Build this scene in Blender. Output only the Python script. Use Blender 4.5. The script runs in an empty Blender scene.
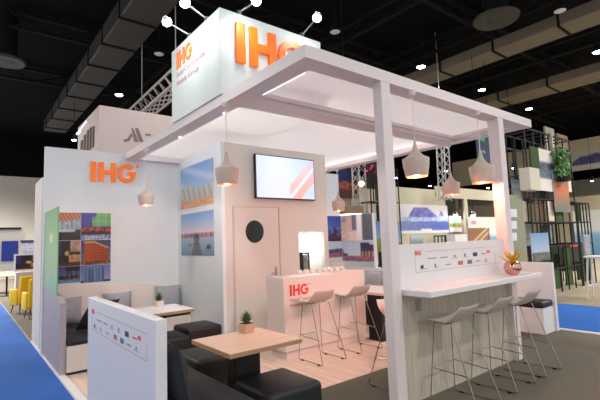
import bpy, bmesh, math, random
from mathutils import Vector, Matrix
random.seed(7)
S = bpy.context.scene
COL = S.collection
PI = math.pi
# ------------------------------------------------------------------ camera
FPX, YAW, PIT, ROL, CH = 422.97, math.radians(51.3526), math.radians(5.4949), math.radians(-2.0628), 1.6
CW = Vector((math.cos(PIT)*math.cos(YAW), math.cos(PIT)*math.sin(YAW), math.sin(PIT)))
_r = Vector((math.sin(YAW), -math.cos(YAW), 0)); _u = _r.cross(CW)
CR = math.cos(ROL)*_r + math.sin(ROL)*_u
CU = -math.sin(ROL)*_r + math.cos(ROL)*_u
CC = Vector((0, 0, CH))
cd = bpy.data.cameras.new('camera'); cam = bpy.data.objects.new('camera', cd); COL.objects.link(cam)
cd.sensor_width = 36; cd.lens = FPX*36/600; cd.clip_end = 300
cam.matrix_world = Matrix(((CR.x, CU.x, -CW.x, CC.x), (CR.y, CU.y, -CW.y, CC.y), (CR.z, CU.z, -CW.z, CC.z), (0, 0, 0, 1)))
S.camera = cam
def P(x, y, ax, v):
    """where the line of sight through a photo point meets a wall plane (surveying the place)"""
    d = CW + (x-300)/FPX*CR - (y-200)/FPX*CU
    return CC + d*((v-CC[ax])/d[ax])
# ------------------------------------------------------------------ world, light, exposure
w = bpy.data.worlds.new('hall_air'); S.world = w; w.use_nodes = True
w.node_tree.nodes['Background'].inputs[0].default_value = (0.98, 0.975, 0.97, 1)
w.node_tree.nodes['Background'].inputs[1].default_value = 0.62
S.view_settings.view_transform = 'Standard'; S.view_settings.look = 'None'
S.view_settings.gamma = 1; S.view_settings.exposure = 0.48; S.view_settings.use_curve_mapping = False
def light(name, kind, loc, energy, color=(1, 1, 1), size=.1, target=None, spot=None, size_y=None, parent=None, blend=.6):
    l = bpy.data.lights.new(name, kind); l.energy = energy; l.color = color
    if kind == 'AREA':
        l.size = size
        if size_y: l.shape = 'RECTANGLE'; l.size_y = size_y
    else: l.shadow_soft_size = size
    if kind == 'SPOT': l.spot_size = math.radians(spot or 90); l.spot_blend = blend
    o = bpy.data.objects.new(name, l); COL.objects.link(o); o.location = loc
    if target is not None:
        o.rotation_euler = (Vector(target)-Vector(loc)).to_track_quat('-Z', 'Y').to_euler()
    if parent:
        o.location = Vector(loc)-parent.location; o.parent = parent
    return o
# ------------------------------------------------------------------ materials
def lin(c):
    return tuple(((v/255)/12.92 if v/255 <= .04045 else ((v/255+.055)/1.055)**2.4) for v in c)
_m = {}
def mat(name, rgb, rough=.5, metal=0., emit=0., var=.04, scale=8., bump=0., spec=.5):
    if name in _m: return _m[name]
    m = bpy.data.materials.new(name); m.use_nodes = True; nt = m.node_tree; b = nt.nodes['Principled BSDF']
    c = lin(rgb)
    n = nt.nodes.new('ShaderNodeTexNoise'); n.inputs['Scale'].default_value = scale; n.inputs['Detail'].default_value = 4
    tc = nt.nodes.new('ShaderNodeTexCoord'); nt.links.new(tc.outputs['Object'], n.inputs['Vector'])
    r = nt.nodes.new('ShaderNodeMix'); r.data_type = 'RGBA'
    r.inputs[6].default_value = (*[max(0, v*(1-var)) for v in c], 1); r.inputs[7].default_value = (*[min(1, v*(1+var)) for v in c], 1)
    nt.links.new(n.outputs['Fac'], r.inputs[0]); nt.links.new(r.outputs[2], b.inputs['Base Color'])
    b.inputs['Roughness'].default_value = rough; b.inputs['Metallic'].default_value = metal
    b.inputs['Specular IOR Level'].default_value = spec
    if emit:
        b.inputs['Emission Color'].default_value = (*c, 1); b.inputs['Emission Strength'].default_value = emit
    if bump:
        bp = nt.nodes.new('ShaderNodeBump'); bp.inputs['Strength'].default_value = bump; bp.inputs['Distance'].default_value = .01
        nt.links.new(n.outputs['Fac'], bp.inputs['Height']); nt.links.new(bp.outputs[0], b.inputs['Normal'])
    _m[name] = m; return m
def wood(name, c1, c2, axis='Y', plank=.12, rough=.4, gap=(120, 90, 70), grain=1., length=1.3):
    m = bpy.data.materials.new(name); m.use_nodes = True; nt = m.node_tree; b = nt.nodes['Principled BSDF']
    tc = nt.nodes.new('ShaderNodeTexCoord'); mp = nt.nodes.new('ShaderNodeMapping')
    nt.links.new(tc.outputs['Object'], mp.inputs['Vector'])
    if axis == 'Y': mp.inputs['Rotation'].default_value = (0, 0, PI/2)
    if axis == 'Z': mp.inputs['Rotation'].default_value = (0, PI/2, 0)
    br = nt.nodes.new('ShaderNodeTexBrick'); nt.links.new(mp.outputs[0], br.inputs['Vector'])
    br.inputs['Color1'].default_value = (*lin(c1), 1); br.inputs['Color2'].default_value = (*lin(c2), 1)
    br.inputs['Mortar'].default_value = (*lin(gap), 1); br.inputs['Mortar Size'].default_value = .003 if plank else 0
    br.inputs['Brick Width'].default_value = length; br.inputs['Row Height'].default_value = plank or 10; br.inputs['Scale'].default_value = 1
    m2 = nt.nodes.new('ShaderNodeMapping'); nt.links.new(mp.outputs[0], m2.inputs['Vector']); m2.inputs['Scale'].default_value = (1.5, 28, 28)
    n = nt.nodes.new('ShaderNodeTexNoise'); n.inputs['Scale'].default_value = 1.3; n.inputs['Detail'].default_value = 6
    nt.links.new(m2.outputs[0], n.inputs['Vector'])
    mr = nt.nodes.new('ShaderNodeMapRange'); nt.links.new(n.outputs['Fac'], mr.inputs[0])
    mr.inputs[1].default_value = .3; mr.inputs[2].default_value = .7; mr.inputs[3].default_value = 1-.18*grain; mr.inputs[4].default_value = 1+.06*grain
    mx = nt.nodes.new('ShaderNodeMix'); mx.data_type = 'RGBA'; mx.blend_type = 'MULTIPLY'; mx.inputs[0].default_value = 1
    nt.links.new(br.outputs['Color'], mx.inputs[6]); nt.links.new(mr.outputs[0], mx.inputs[7]); nt.links.new(mx.outputs[2], b.inputs['Base Color'])
    b.inputs['Roughness'].default_value = rough
    return m
def vcol(name, emit=0., rough=.35):
    m = bpy.data.materials.new(name); m.use_nodes = True; nt = m.node_tree; b = nt.nodes['Principled BSDF']
    a = nt.nodes.new('ShaderNodeVertexColor'); a.layer_name = 'print'
    nt.links.new(a.outputs[0], b.inputs['Base Color']); b.inputs['Roughness'].default_value = rough
    if emit:
        nt.links.new(a.outputs[0], b.inputs['Emission Color']); b.inputs['Emission Strength'].default_value = emit
    return m
WHITE = mat('white_laminate', (232, 229, 230), .38, var=.015)
WALLW = mat('white_wall_paint', (225, 229, 232), .6, var=.02)
CREAM = mat('warm_white_paint', (214, 208, 200), .55, var=.02)
CANO = mat('canopy_white', (232, 220, 220), .35, var=.015)
CEILP = mat('canopy_fabric', (236, 230, 231), .8, var=.015)
def _translucent(m, f):
    nt = m.node_tree; b = nt.nodes['Principled BSDF']; tr = nt.nodes.new('ShaderNodeBsdfTranslucent'); tr.inputs[0].default_value = (*lin((246, 236, 236)), 1)
    mx = nt.nodes.new('ShaderNodeMixShader'); mx.inputs[0].default_value = f
    nt.links.new(b.outputs[0], mx.inputs[1]); nt.links.new(tr.outputs[0], mx.inputs[2]); nt.links.new(mx.outputs[0], nt.nodes['Material Output'].inputs[0])
_translucent(CEILP, .5)   # translucency added so the fill lamps above brighten the ceiling evenly
BLACKF = mat('black_leatherette', (20, 21, 23), .5, var=.15, scale=30, bump=.15)
DARKC = mat('charcoal_fabric', (42, 42, 44), .75, var=.15, scale=40, bump=.3)
GREYP = mat('grey_satin_fabric', (160, 165, 170), .55, var=.14, scale=14, bump=.5)
ORANGE = mat('orange_acrylic', (250, 118, 10), .35, var=.03, emit=.12)
RED = mat('red_orange_vinyl', (228, 66, 48), .45, var=.02)
PINKTXT = mat('pink_grey_vinyl', (196, 120, 118), .5, var=.02)
GREYTXT = mat('grey_vinyl', (176, 170, 176), .5, var=.02)
CHROME = mat('chrome', (176, 170, 164), .16, 1, var=.02)
STEEL = mat('brushed_steel', (150, 150, 150), .35, 1, var=.05)
BLACK = mat('black_plastic', (14, 14, 15), .35, var=.1)
MATTB = mat('matt_black_metal', (22, 22, 24), .6, var=.15)
OAK = wood('pale_oak_top', (240, 208, 180), (234, 200, 172), 'X', 0, .35)
OAKE = mat('oak_edge', (176, 138, 100), .5, var=.1)
ASH = wood('whitewashed_ash', (206, 196, 178), (196, 186, 168), 'Z', 0, .5, grain=1.2)
FLOORW = wood('blonde_floorboards', (240, 216, 197), (234, 208, 188), 'Y', .11, .33, (205, 168, 142), length=1.2)
GOLD = mat('gold_lining_glow', (235, 84, 12), .5, 0, emit=.8)  # emission puts the bulb's orange glow into the lining itself
BULB = mat('lamp_bulb', (255, 190, 120), .4, emit=2.5)
LENSW = mat('cool_lamp_lens', (225, 240, 255), .4, emit=22)
LENSD = mat('dim_lamp_lens', (170, 172, 172), .4, emit=.2)
STRIP = mat('led_strip', (225, 222, 235), .4, emit=.9)
SHADE = mat('lamp_shade_paint', (200, 184, 172), .4, var=.03)
LEAF = mat('leaf_green', (62, 96, 48), .5, var=.35, scale=25)
LEAFY = mat('yellow_leaf', (220, 176, 50), .5, var=.3, scale=25)
PRINT = vcol('photo_print')
SCREEN = vcol('lit_screen', .5, .2)
# ------------------------------------------------------------------ mesh helpers
def box(bm, x0, x1, y0, y1, z0, z1, bev=0, seg=2):
    g = bmesh.ops.create_cube(bm, size=1)
    for v in g['verts']:
        v.co = Vector(((x0+x1)/2+v.co.x*(x1-x0), (y0+y1)/2+v.co.y*(y1-y0), (z0+z1)/2+v.co.z*(z1-z0)))
    if bev:
        es = set()
        for v in g['verts']:
            for e in v.link_edges: es.add(e)
        bmesh.ops.bevel(bm, geom=list(es), offset=bev, segments=seg, affect='EDGES', profile=.5)
    return bm
def tube(bm, pts, r, n=8, cap=True):
    pts = [Vector(p) for p in pts]; rings = []
    up = None
    for i, p in enumerate(pts):
        if i == 0: d = pts[1]-p
        elif i == len(pts)-1: d = p-pts[i-1]
        else: d = (pts[i+1]-p).normalized()+(p-pts[i-1]).normalized()
        d.normalize()
        if up is None or abs(up.dot(d)) > .98: up = Vector((0, 0, 1)) if abs(d.z) < .9 else Vector((1, 0, 0))
        a = d.cross(up).normalized(); b = d.cross(a).normalized(); up = -b if False else up
        rr = r[i] if isinstance(r, (list, tuple)) else r
        rings.append([bm.verts.new(p+a*math.cos(2*PI*k/n)*rr+b*math.sin(2*PI*k/n)*rr) for k in range(n)])
    for A, B in zip(rings, rings[1:]):
        best = min(range(n), key=lambda s: sum((A[k].co-B[(k+s) % n].co).length for k in range(0, n, 2)))
        for k in range(n):
            bm.faces.new((A[k], A[(k+1) % n], B[(k+1+best) % n], B[(k+best) % n]))
    if cap:
        bm.faces.new(rings[0]); bm.faces.new(rings[-1])
    return bm
def fillet(pts, r, n=5):
    pts = [Vector(p) for p in pts]; out = [pts[0]]
    for a, b, c in zip(pts, pts[1:], pts[2:]):
        d1 = (a-b).normalized(); d2 = (c-b).normalized()
        p1 = b+d1*r; p2 = b+d2*r
        for k in range(n+1):
            t = k/n; out.append(p1*(1-t)**2+b*2*t*(1-t)+p2*t*t)
    out.append(pts[-1]); return out
def lathe(bm, prof, n=24, c=(0, 0, 0), axis='Z'):
    rings = []
    for r, z in prof:
        ring = []
        for k in range(n):
            a = 2*PI*k/n; x, y = r*math.cos(a), r*math.sin(a)
            v = (x, y, z) if axis == 'Z' else ((x, z, y) if axis == 'Y' else (z, x, y))
            ring.append(bm.verts.new(Vector(c)+Vector(v)))
        rings.append(ring)
    for A, B in zip(rings, rings[1:]):
        for k in range(n): bm.faces.new((A[k], A[(k+1) % n], B[(k+1) % n], B[k]))
    if prof[0][0] > 1e-4: bm.faces.new(rings[0])
    if prof[-1][0] > 1e-4: bm.faces.new(rings[-1])
    bmesh.ops.remove_doubles(bm, verts=bm.verts, dist=1e-5)
    return bm
def prism(bm, poly, d, o=(0, 0, 0), u=(1, 0, 0), v=(0, 0, 1), nrm=(0, 1, 0)):
    """2-D polygon in (u,v) extruded by d along nrm"""
    o, u, v, nrm = Vector(o), Vector(u), Vector(v), Vector(nrm)
    A = [bm.verts.new(o+u*x+v*y) for x, y in poly]; B = [bm.verts.new(o+u*x+v*y+nrm*d) for x, y in poly]
    bm.faces.new(A); bm.faces.new(list(reversed(B))); n = len(poly)
    for k in range(n): bm.faces.new((A[k], B[k], B[(k+1) % n], A[(k+1) % n]))
    return bm
def NB(): return bmesh.new()
def obj(name, bm, m, parent=None, smooth=False, loc=None):
    bmesh.ops.recalc_face_normals(bm, faces=bm.faces)
    me = bpy.data.meshes.new(name); bm.to_mesh(me); bm.free()
    if smooth:
        for p in me.polygons: p.use_smooth = True
        me.set_sharp_from_angle(angle=math.radians(38))
    for mm in (m if isinstance(m, (list, tuple)) else [m]): me.materials.append(mm)
    o = bpy.data.objects.new(name, me); COL.objects.link(o)
    if parent is not None: o.parent = parent
    if loc is not None: o.location = loc
    return o
def tag(o, label, cat, group=None, kind=None):
    o['label'] = label; o['category'] = cat
    if group: o['group'] = group
    if kind: o['kind'] = kind
    return o
def thing(name, label, cat, loc=(0, 0, 0), rz=0, group=None):
    o = bpy.data.objects.new(name, None); COL.objects.link(o); o.empty_display_size = .1
    o.location = loc; o.rotation_euler = (0, 0, rz)
    return tag(o, label, cat, group)
def struct(name, bm, m, parent=None, label=None):
    o = obj(name, bm, m, parent)
    if parent is None: o['kind'] = 'structure'
    if label: o['label'] = label
    return o
def dup(root, loc, rz=None, label=None, group=None):
    r = root.copy(); COL.objects.link(r); r.location = loc
    if rz is not None: r.rotation_euler = (0, 0, rz)
    if label: r['label'] = label
    if group: r['group'] = group
    for ch in list(root.children):
        c = ch.copy(); COL.objects.link(c); c.parent = r
        for g in list(ch.children):
            d = g.copy(); COL.objects.link(d); d.parent = c
    return r
def fade(a, b, t): t = max(0, min(1, t)); return tuple(p+(q-p)*t for p, q in zip(a, b))
def hsh(a, b=0): x = math.sin(a*127.1+b*311.7)*43758.5453; return x-math.floor(x)
def picture(name, o, u, v, fn, nx, ny, parent=None, m=None, thick=.006, nrm=None):
    """a print: a thin board whose face carries an image painted cell by cell"""
    o, u, v = Vector(o), Vector(u), Vector(v); n = (u.cross(v)).normalized() if nrm is None else Vector(nrm)
    bm = NB(); cl = bm.loops.layers.color.new('print')
    G = [[bm.verts.new(o+u*(i/nx)+v*(j/ny)) for i in range(nx+1)] for j in range(ny+1)]
    for j in range(ny):
        for i in range(nx):
            f = bm.faces.new((G[j][i], G[j][i+1], G[j+1][i+1], G[j+1][i]))
            cs = [fn(min(.999, max(0, (i+.5+a)/nx)), min(.999, max(0, (j+.5+b)/ny))) for a in (-.6, -.2, .2, .6) for b in (-.6, -.2, .2, .6)]; c = tuple(sum(q[k] for q in cs)/16 for k in range(3)); c = tuple(max(0, min(1, q/255)) for q in c)
            for l in f.loops: l[cl] = (*c, 1)
    bk = [bm.verts.new(p-n*thick) for p in (o, o+u, o+u+v, o+v)]
    fr = [G[0][0], G[0][nx], G[ny][nx], G[ny][0]]
    ew = [bm.faces.new(list(reversed(bk)))]
    rim = [[G[0][i] for i in range(nx+1)], [G[j][nx] for j in range(ny+1)], [G[ny][nx-i] for i in range(nx+1)], [G[ny-j][0] for j in range(ny+1)]]
    for k in range(4):
        ew.append(bm.faces.new(rim[k]+[bk[(k+1) % 4], bk[k]]))
    for f in ew:
        for l in f.loops: l[cl] = (.8, .8, .8, 1)
    return obj(name, bm, m or PRINT, parent)
# ------------------------------------------------------------------ lettering
def g_poly(steps=18):
    """G as an outline polygon, unit height, x from 0"""
    cx, cy, R, r = .5, .5, .5, .29; out = []
    a0, a1 = math.radians(42), math.radians(360-8)
    for k in range(steps+1):
        a = a0+(a1-a0)*k/steps; out.append((cx+R*.96*math.cos(a), cy+R*math.sin(a)))
    out += [(cx+R*.96, .60), (cx+.04, .60), (cx+.04, .42), (cx+r*.92, .42)]
    a2 = math.radians(360-28)
    for k in range(steps+1):
        a = a2+(a0-a2)*k/steps; out.append((cx+r*.96*math.cos(a), cy+r*math.sin(a)))
    return out
def ihg(parent, m, o, u, v, n, h, depth, name='letter'):
    """the three letters I, H, G; u,v unit directions, n outward normal"""
    o, u, v, n = Vector(o), Vector(u), Vector(v), Vector(n)
    gl = [[(0, 0), (.24, 0), (.24, 1), (0, 1)],
          [(.38, 0), (.60, 0), (.60, .40), (.95, .40), (.95, 0), (1.17, 0), (1.17, 1), (.95, 1), (.95, .61), (.60, .61), (.60, 1), (.38, 1)],
          [(1.24+x*.97, y) for x, y in g_poly()]]
    for g in gl:
        bm = NB(); prism(bm, [(x*h, y*h) for x, y in g], depth, o, u, v, n); 
        bm.normal_update(); bmesh.ops.triangulate(bm, faces=[f for f in bm.faces if len(f.verts) > 4], ngon_method='EAR_CLIP'); obj(name, bm, m, parent)
    bm = NB()   # the small mark at the upper right
    ring = [(2.29+.065*math.cos(a*PI/6), .93+.08*math.sin(a*PI/6)) for a in range(12)]
    prism(bm, [(x*h, y*h) for x, y in ring], depth*.3, o, u, v, n); obj('registered_mark', bm, m, parent)
def text(parent, s, o, u, v, n, h, m, name='lettering', depth=.002, width=None):
    cu = bpy.data.curves.new('t', 'FONT'); cu.body = s; cu.size = 1; cu.extrude = .5; cu.resolution_u = 3
    t = bpy.data.objects.new('t', cu); COL.objects.link(t)
    bpy.context.view_layer.update()
    me = bpy.data.meshes.new_from_object(t.evaluated_get(bpy.context.evaluated_depsgraph_get()))
    bpy.data.objects.remove(t); bpy.data.curves.remove(cu)
    o, u, v, n = Vector(o), Vector(u), Vector(v), Vector(n)
    xs = [q.co.x for q in me.vertices]; wd = max(xs)-min(xs)
    sx = h if width is None else width/wd
    for q in me.vertices:
        c = q.co.copy(); q.co = o+u*((c.x-min(xs))*sx)+v*(c.y*h)+n*((c.z+.5)*depth)
    me.name = name; me.materials.clear(); me.materials.append(m)
    ob = bpy.data.objects.new(name, me); COL.objects.link(ob); ob.parent = parent
    return ob
X, Y, Z = Vector((1, 0, 0)), Vector((0, 1, 0)), Vector((0, 0, 1))

# ================================================================== GROUND AND HALL
HALLC = mat('tan_hall_carpet', (150, 134, 108), .9, var=.15, scale=30, bump=.2)
GREYC = mat('grey_booth_carpet', (98, 92, 78), .95, var=.16, scale=60, bump=.3)
BLUEC = mat('blue_aisle_carpet', (6, 88, 172), .9, var=.12, scale=2.2, bump=.1)
DARKCP = mat('brown_grey_carpet', (98, 90, 80), .9, var=.15, scale=30)
struct('floor', box(NB(), -14, 45, -8, 45, -.06, 0), HALLC)
def slab(name, x0, x1, y0, y1, z0, z1, m, label, cat='carpet'):
    o = obj(name, box(NB(), x0, x1, y0, y1, z0, z1), m); o['kind'] = 'structure'; o['label'] = label; return o
slab('floor_aisle_left', -2.2, .985, -7, 34, .0005, .004, BLUEC, 'blue carpet of the aisle along the left side of the booth')
slab('floor_aisle_right', 7.70, 10.45, -7, 16, .0005, .004, BLUEC, 'blue carpet of the aisle beyond the right end of the booth')
slab('floor_carpet', 1.07, 7.62, -3, 3.575, .0005, .012, GREYC, 'grey carpet in front of and under the bar')
slab('floor_boards', 1.07, 7.62, 3.58, 7.63, .0005, .014, FLOORW, 'blonde floorboards inside the booth')
slab('floor_neighbour', 1.02, 9, 8.95, 30, .0005, .006, DARKCP, 'brown grey carpet of the stands behind the booth')
struct('trim_1', box(NB(), .985, 1.07, -3, 8.9, .0005, .03), WHITE)
struct('trim_2', box(NB(), 7.62, 7.70, -3, 7.63, .0005, .03), WHITE)
# hall roof and far walls
ROOF = mat('black_hall_ceiling', (16, 16, 18), .95, var=.3, scale=.6, spec=.1)
FARW = mat('beige_hall_wall', (206, 200, 182), .8, var=.05, scale=.3)
FARB = mat('black_hall_wall', (14, 14, 15), .95, var=.2, spec=.1)
struct('ceiling', box(NB(), -14, 45, -8, 45, 9.6, 9.8), ROOF)
struct('wall_far_left', box(NB(), -14, 45, 34, 34.2, 0, 6.6), FARW)
struct('wall_far_left_upper', box(NB(), -14, 45, 34, 34.2, 6.6, 9.6), FARB)
struct('wall_far_right', box(NB(), 44, 44.2, -8, 34, 0, 6.2), FARW)
struct('wall_far_right_upper', box(NB(), 44, 44.2, -8, 34, 6.2, 9.6), FARB)
# fill lamps added out of view to brighten hall, booth and canopy ceiling
HB = ['first', 'second', 'third', 'fourth', 'fifth', 'sixth', 'seventh', 'eighth', 'ninth', 'tenth', 'eleventh']
def high_bay_fill(x, y, e, z=8.2, c=(1, .97, .92)):
    t = thing('fill_bay_lamp', 'round fill lamp added out of view, %s counted from the left aisle' % HB.pop(0), 'ceiling lamp', (x, y, z), group='added fill lamps out of view')
    obj('housing', lathe(NB(), [(.3, 0), (.32, .02), (.15, .35), (0, .4)], 20), _m.get('dark_steel_joist') or WHITE, t, True)
    obj('lens', lathe(NB(), [(0, -.02), (.28, 0), (0, .01)], 20), LENSW, t, True)
    obj('rod', tube(NB(), [(0, 0, .4), (0, 0, 9.6-z)], .02, 6), WHITE, t)
    light('bay_fill_light', 'SPOT', (x, y, z-.15), e, c, .3, (x, y, 0), 155, parent=t)
for a in [(-3.5, 14, 1500), (-3.5, 25, 14000), (-3, 4, 420), (-2, -4, 600), (5, -4, 600), (13, -1.5, 900), (18, -1.2, 2500), (31, 2.5, 4000), (3.2, 8.4, 130), (5.0, 3.4, 95), (5.4, 6.6, 480)]: high_bay_fill(*a)
# ceiling steelwork
JOIST = mat('dark_steel_joist', (20, 20, 22), .8, var=.2, spec=.2)
DUCT = mat('galvanised_duct', (62, 62, 58), .55, .2, var=.12, scale=2)
DUCTD = mat('dusty_duct', (116, 106, 90), .7, 0, var=.12, scale=2)
ORD = ['first', 'second', 'third', 'fourth', 'fifth', 'sixth', 'seventh', 'eighth']
def joist(x0, y0, x1, y1, z=9.1, label=''):
    bm = NB(); a, b = Vector((x0, y0, z)), Vector((x1, y1, z)); d = (b-a).normalized(); s = Vector((-d.y, d.x, 0))*.07
    for zz in (z, z-.5):
        c0, c1 = Vector((x0, y0, zz)), Vector((x1, y1, zz))
        prism(bm, [(-.07, 0), (.07, 0), (.07, .1), (-.07, .1)], (b-a).length, c0, s.normalized(), Z, d)
    n = int((b-a).length/1.2)
    for k in range(n):
        p = a+d*(k*1.2); q = a+d*((k+1)*1.2)
        lo, hi = (p-Z*.45, q) if k % 2 else (p, q-Z*.45)
        tube(bm, [lo, hi], .03, 5)
    return tag(obj('roof_joist', bm, JOIST), label, 'roof joist', 'steel joists under the hall roof')
for k, x in enumerate((6.5, 10.5, 14.0, 18.5, 22.5, 27)):
    joist(x, 2, x, 30, 9.1, 'dark roof joist running away to the far left wall, %s from the left' % ORD[k])
for k, y in enumerate((3.2, 7.2, 11.2, 16, 21)):
    joist(1, y, 34, y, 9.35, 'dark roof joist running off to the far right, %s from the nearest' % ORD[k])
def duct(name, x0, x1, y0, y1, z0, z1, m, label, step=1.3):
    t = thing(name, label, 'air duct', ((x0+x1)/2, (y0+y1)/2, z0))
    bm = NB(); box(bm, x0, x1, y0, y1, z0, z1, .03, 1)
    c = t.location; bmesh.ops.translate(bm, verts=bm.verts, vec=-c); obj('duct_body', bm, m, t)
    y = y0+.4
    while y < y1:
        bm = NB(); box(bm, x0-.03, x1+.03, y, y+.07, z0-.04, z1+.02); bmesh.ops.translate(bm, verts=bm.verts, vec=-c); obj('strap', bm, JOIST, t)
        y += step
    for y in (y0+1, y1-1):
        for x in (x0+.1, x1-.1):
            bm = tube(NB(), [(x, y, z1), (x, y, 9.6)], .012, 5)
            bmesh.ops.translate(bm, verts=bm.verts, vec=-c); obj('hanger_rod', bm, JOIST, t)
    return t
duct('air_duct', 3.25, 4.3, 9.5, 26, 8.0, 8.6, DUCT, 'wide grey ceiling duct running above the left of the booth', 1.9)
duct('air_duct', 14.4, 15.4, -2, 12.5, 8.0, 8.4, DUCTD, 'nearer of the two brown ceiling ducts at upper right', 2.1)
duct('air_duct', 20.0, 21.4, -2, 15, 8.0, 8.4, DUCTD, 'farther of the two brown ceiling ducts at upper right', 2.2)
def diffuser(x, y, z, label, s=1.):
    t = thing('ceiling_diffuser', label, 'air diffuser', (x, y, z))
    obj('outer_ring', lathe(NB(), [(.42*s, 0), (.62*s, -.02), (.66*s, .05), (.5*s, .18), (.40*s, .1), (.42*s, 0)], 28), DUCT, t, True)
    obj('inner_cone', lathe(NB(), [(.0, .02), (.16*s, -.03), (.26*s, 0), (.26*s, .08), (0, .12)], 24), DUCT, t, True)
    obj('neck', lathe(NB(), [(.36*s, .1), (.36*s, 9.6-z)], 20), JOIST, t, True)
    return t
q = P(496, 20, 2, 8); diffuser(q.x, q.y, 8, 'round grey air diffuser hanging from the ceiling at top right')
q = P(6, 62, 2, 8); diffuser(q.x, q.y, 8, 'round dim air diffuser in the dark ceiling at top left', .9)
def ceiling_lamp(px, py, label, bright=True, r=.2, power=900, tint=(.85, .93, 1), z=8.):
    q = P(px, py, 2, z); t = thing('ceiling_lamp', label, 'ceiling lamp', q)
    t['group'] = 'round lamps under the hall ceiling'
    obj('housing', lathe(NB(), [(r, 0), (r*1.05, .02), (r*1.0, .12), (r*.4, .3), (0, .32)], 20), JOIST, t, True)
    obj('lens', lathe(NB(), [(0, -.03), (r*.7, -.025), (r*.98, .0), (0, .01)], 20), LENSW if bright else LENSD, t, True)
    obj('stem', tube(NB(), [(0, 0, .3), (0, 0, 9.6-z)], .03 if z > 7.5 else .01, 6), JOIST, t)
    if bright: light('lamp_light', 'SPOT', (q.x, q.y, q.z-.12), power, tint, .2, (q.x, q.y, 0), 130, parent=t)
for px, py, lb, br in [(421, 67, 'bright round ceiling lamp just above the canopy beam near its left post', 1), (482, 90, 'bright round ceiling lamp above the middle of the long canopy beam', 1),
                       (529, 109, 'bright round ceiling lamp above the right tip of the canopy', 1), (598, 52, 'bright ceiling lamp at the right edge of the photo', 1),
                       (560, 11, 'unlit pale ceiling lamp high at top right beside the duct', 0), (335, 32, 'small unlit ceiling lamp right of the tall sign box', 0),
                       (119, 95, 'warm bright ceiling lamp above the pink neighbouring stand', 1), (159, 54, 'small unlit ceiling lamp left of the tall sign box', 0),
                       (74, 140, 'small distant lamp beside the left edge of the pink stand', 1),
                       (396, 178, 'bright lamp seen just right of the left post', 1), (430, 186, 'tiny bright lamp beneath the first bar pendant', 1), (488, 188, 'bright cool lamp left of the right post', 1),
                       (446, 171, 'small bright lamp beside the hanging lighting truss', 1), (592, 181, 'small bright lamp below the far mountain banner', 1), (514, 168, 'small bright lamp between post and shelving', 1)]:
    warm = px == 119
    z = 8. if py < 165 and px != 74 else 4.6
    if px == 74: z = 6.3
    ceiling_lamp(px, py, lb, br, .16 if z == 8. else .09, 900 if z == 8. else 60, (1, .85, .75) if warm else (.85, .93, 1), z)

# ================================================================== BOOTH WALLS
BX0, BX1, BY = 1.0, 7.45, 7.63
TVY = 5.90
struct('wall_back', box(NB(), .98, 7.36, BY, BY+.08, 0, 3.23), WALLW)
bm = NB(); prism(bm, [(6.2, 0), (BY, 0), (BY, 1.055), (6.5, .985), (6.2, .91)], .07, (BX0, 0, 0), Y, Z, X); struct('wall_left', bm, mat('lilac_grey_laminate', (174, 163, 166), .5, var=.04))
bm = NB(); prism(bm, [(6.0, 0), (BY, 0), (BY, 2.18), (6.55, 2.18), (6.55, .93), (6.0, .85)], .07, (7.38, 0, 0), Y, Z, X); struct('wall_right', bm, WALLW)
struct('wall_side', box(NB(), 3.15, 3.21, TVY, BY, 0, 3.21), WALLW)
bm = NB()   # wall with the television, door and serving hatch
for a in [(3.211, 4.66, 0, 3.21), (4.66, 5.26, 0, 1.04), (4.66, 5.26, 1.76, 3.21), (5.26, 5.36, 0, 3.21)]:
    box(bm, a[0], a[1], TVY, TVY+.08, a[2], a[3])
box(bm, 5.30, 5.36, TVY+.08, BY, 0, 3.21)
bmesh.ops.remove_doubles(bm, verts=bm.verts, dist=1e-5)
struct('wall_television', bm, CREAM)
bm = NB()  # hatch lining with ledge
box(bm, 4.62, 4.66, TVY+.08, TVY+.62, 1.0, 1.8); box(bm, 5.26, 5.295, TVY+.08, TVY+.62, 1.0, 1.8)
box(bm, 4.62, 5.295, TVY+.62, TVY+.65, 1.0, 1.8); box(bm, 4.66, 5.26, TVY+.08, TVY+.62, 1.76, 1.8)
struct('wall_niche', bm, mat('niche_white', (238, 240, 236), .5))
struct('trim_3', box(NB(), 4.66, 5.26, TVY+.001, TVY+.62, 1.0, 1.05), mat('stone_ledge', (120, 108, 96), .35, var=.1))
light('niche_light', 'AREA', (4.96, TVY+.3, 1.75), 5, (.95, 1, .95), .4, (4.96, TVY+.35, 0), size_y=.1)
# sloping back boards of the benches along the walls
TAUPE = mat('taupe_backboard', (238, 228, 222), .6, var=.02)
bm = NB(); prism(bm, [(1.071, 0.02), (3.149, 0.02), (3.149, .885), (1.071, 1.065)], .03, (0, BY-.031, 0), X, Z, Y); struct('trim_4', bm, TAUPE)
bm = NB(); prism(bm, [(5.37, 0.02), (7.379, 0.02), (7.379, 1.05), (5.37, 1.05)], .03, (0, BY-.031, 0), X, Z, Y); struct('trim_5', bm, TAUPE)

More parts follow.
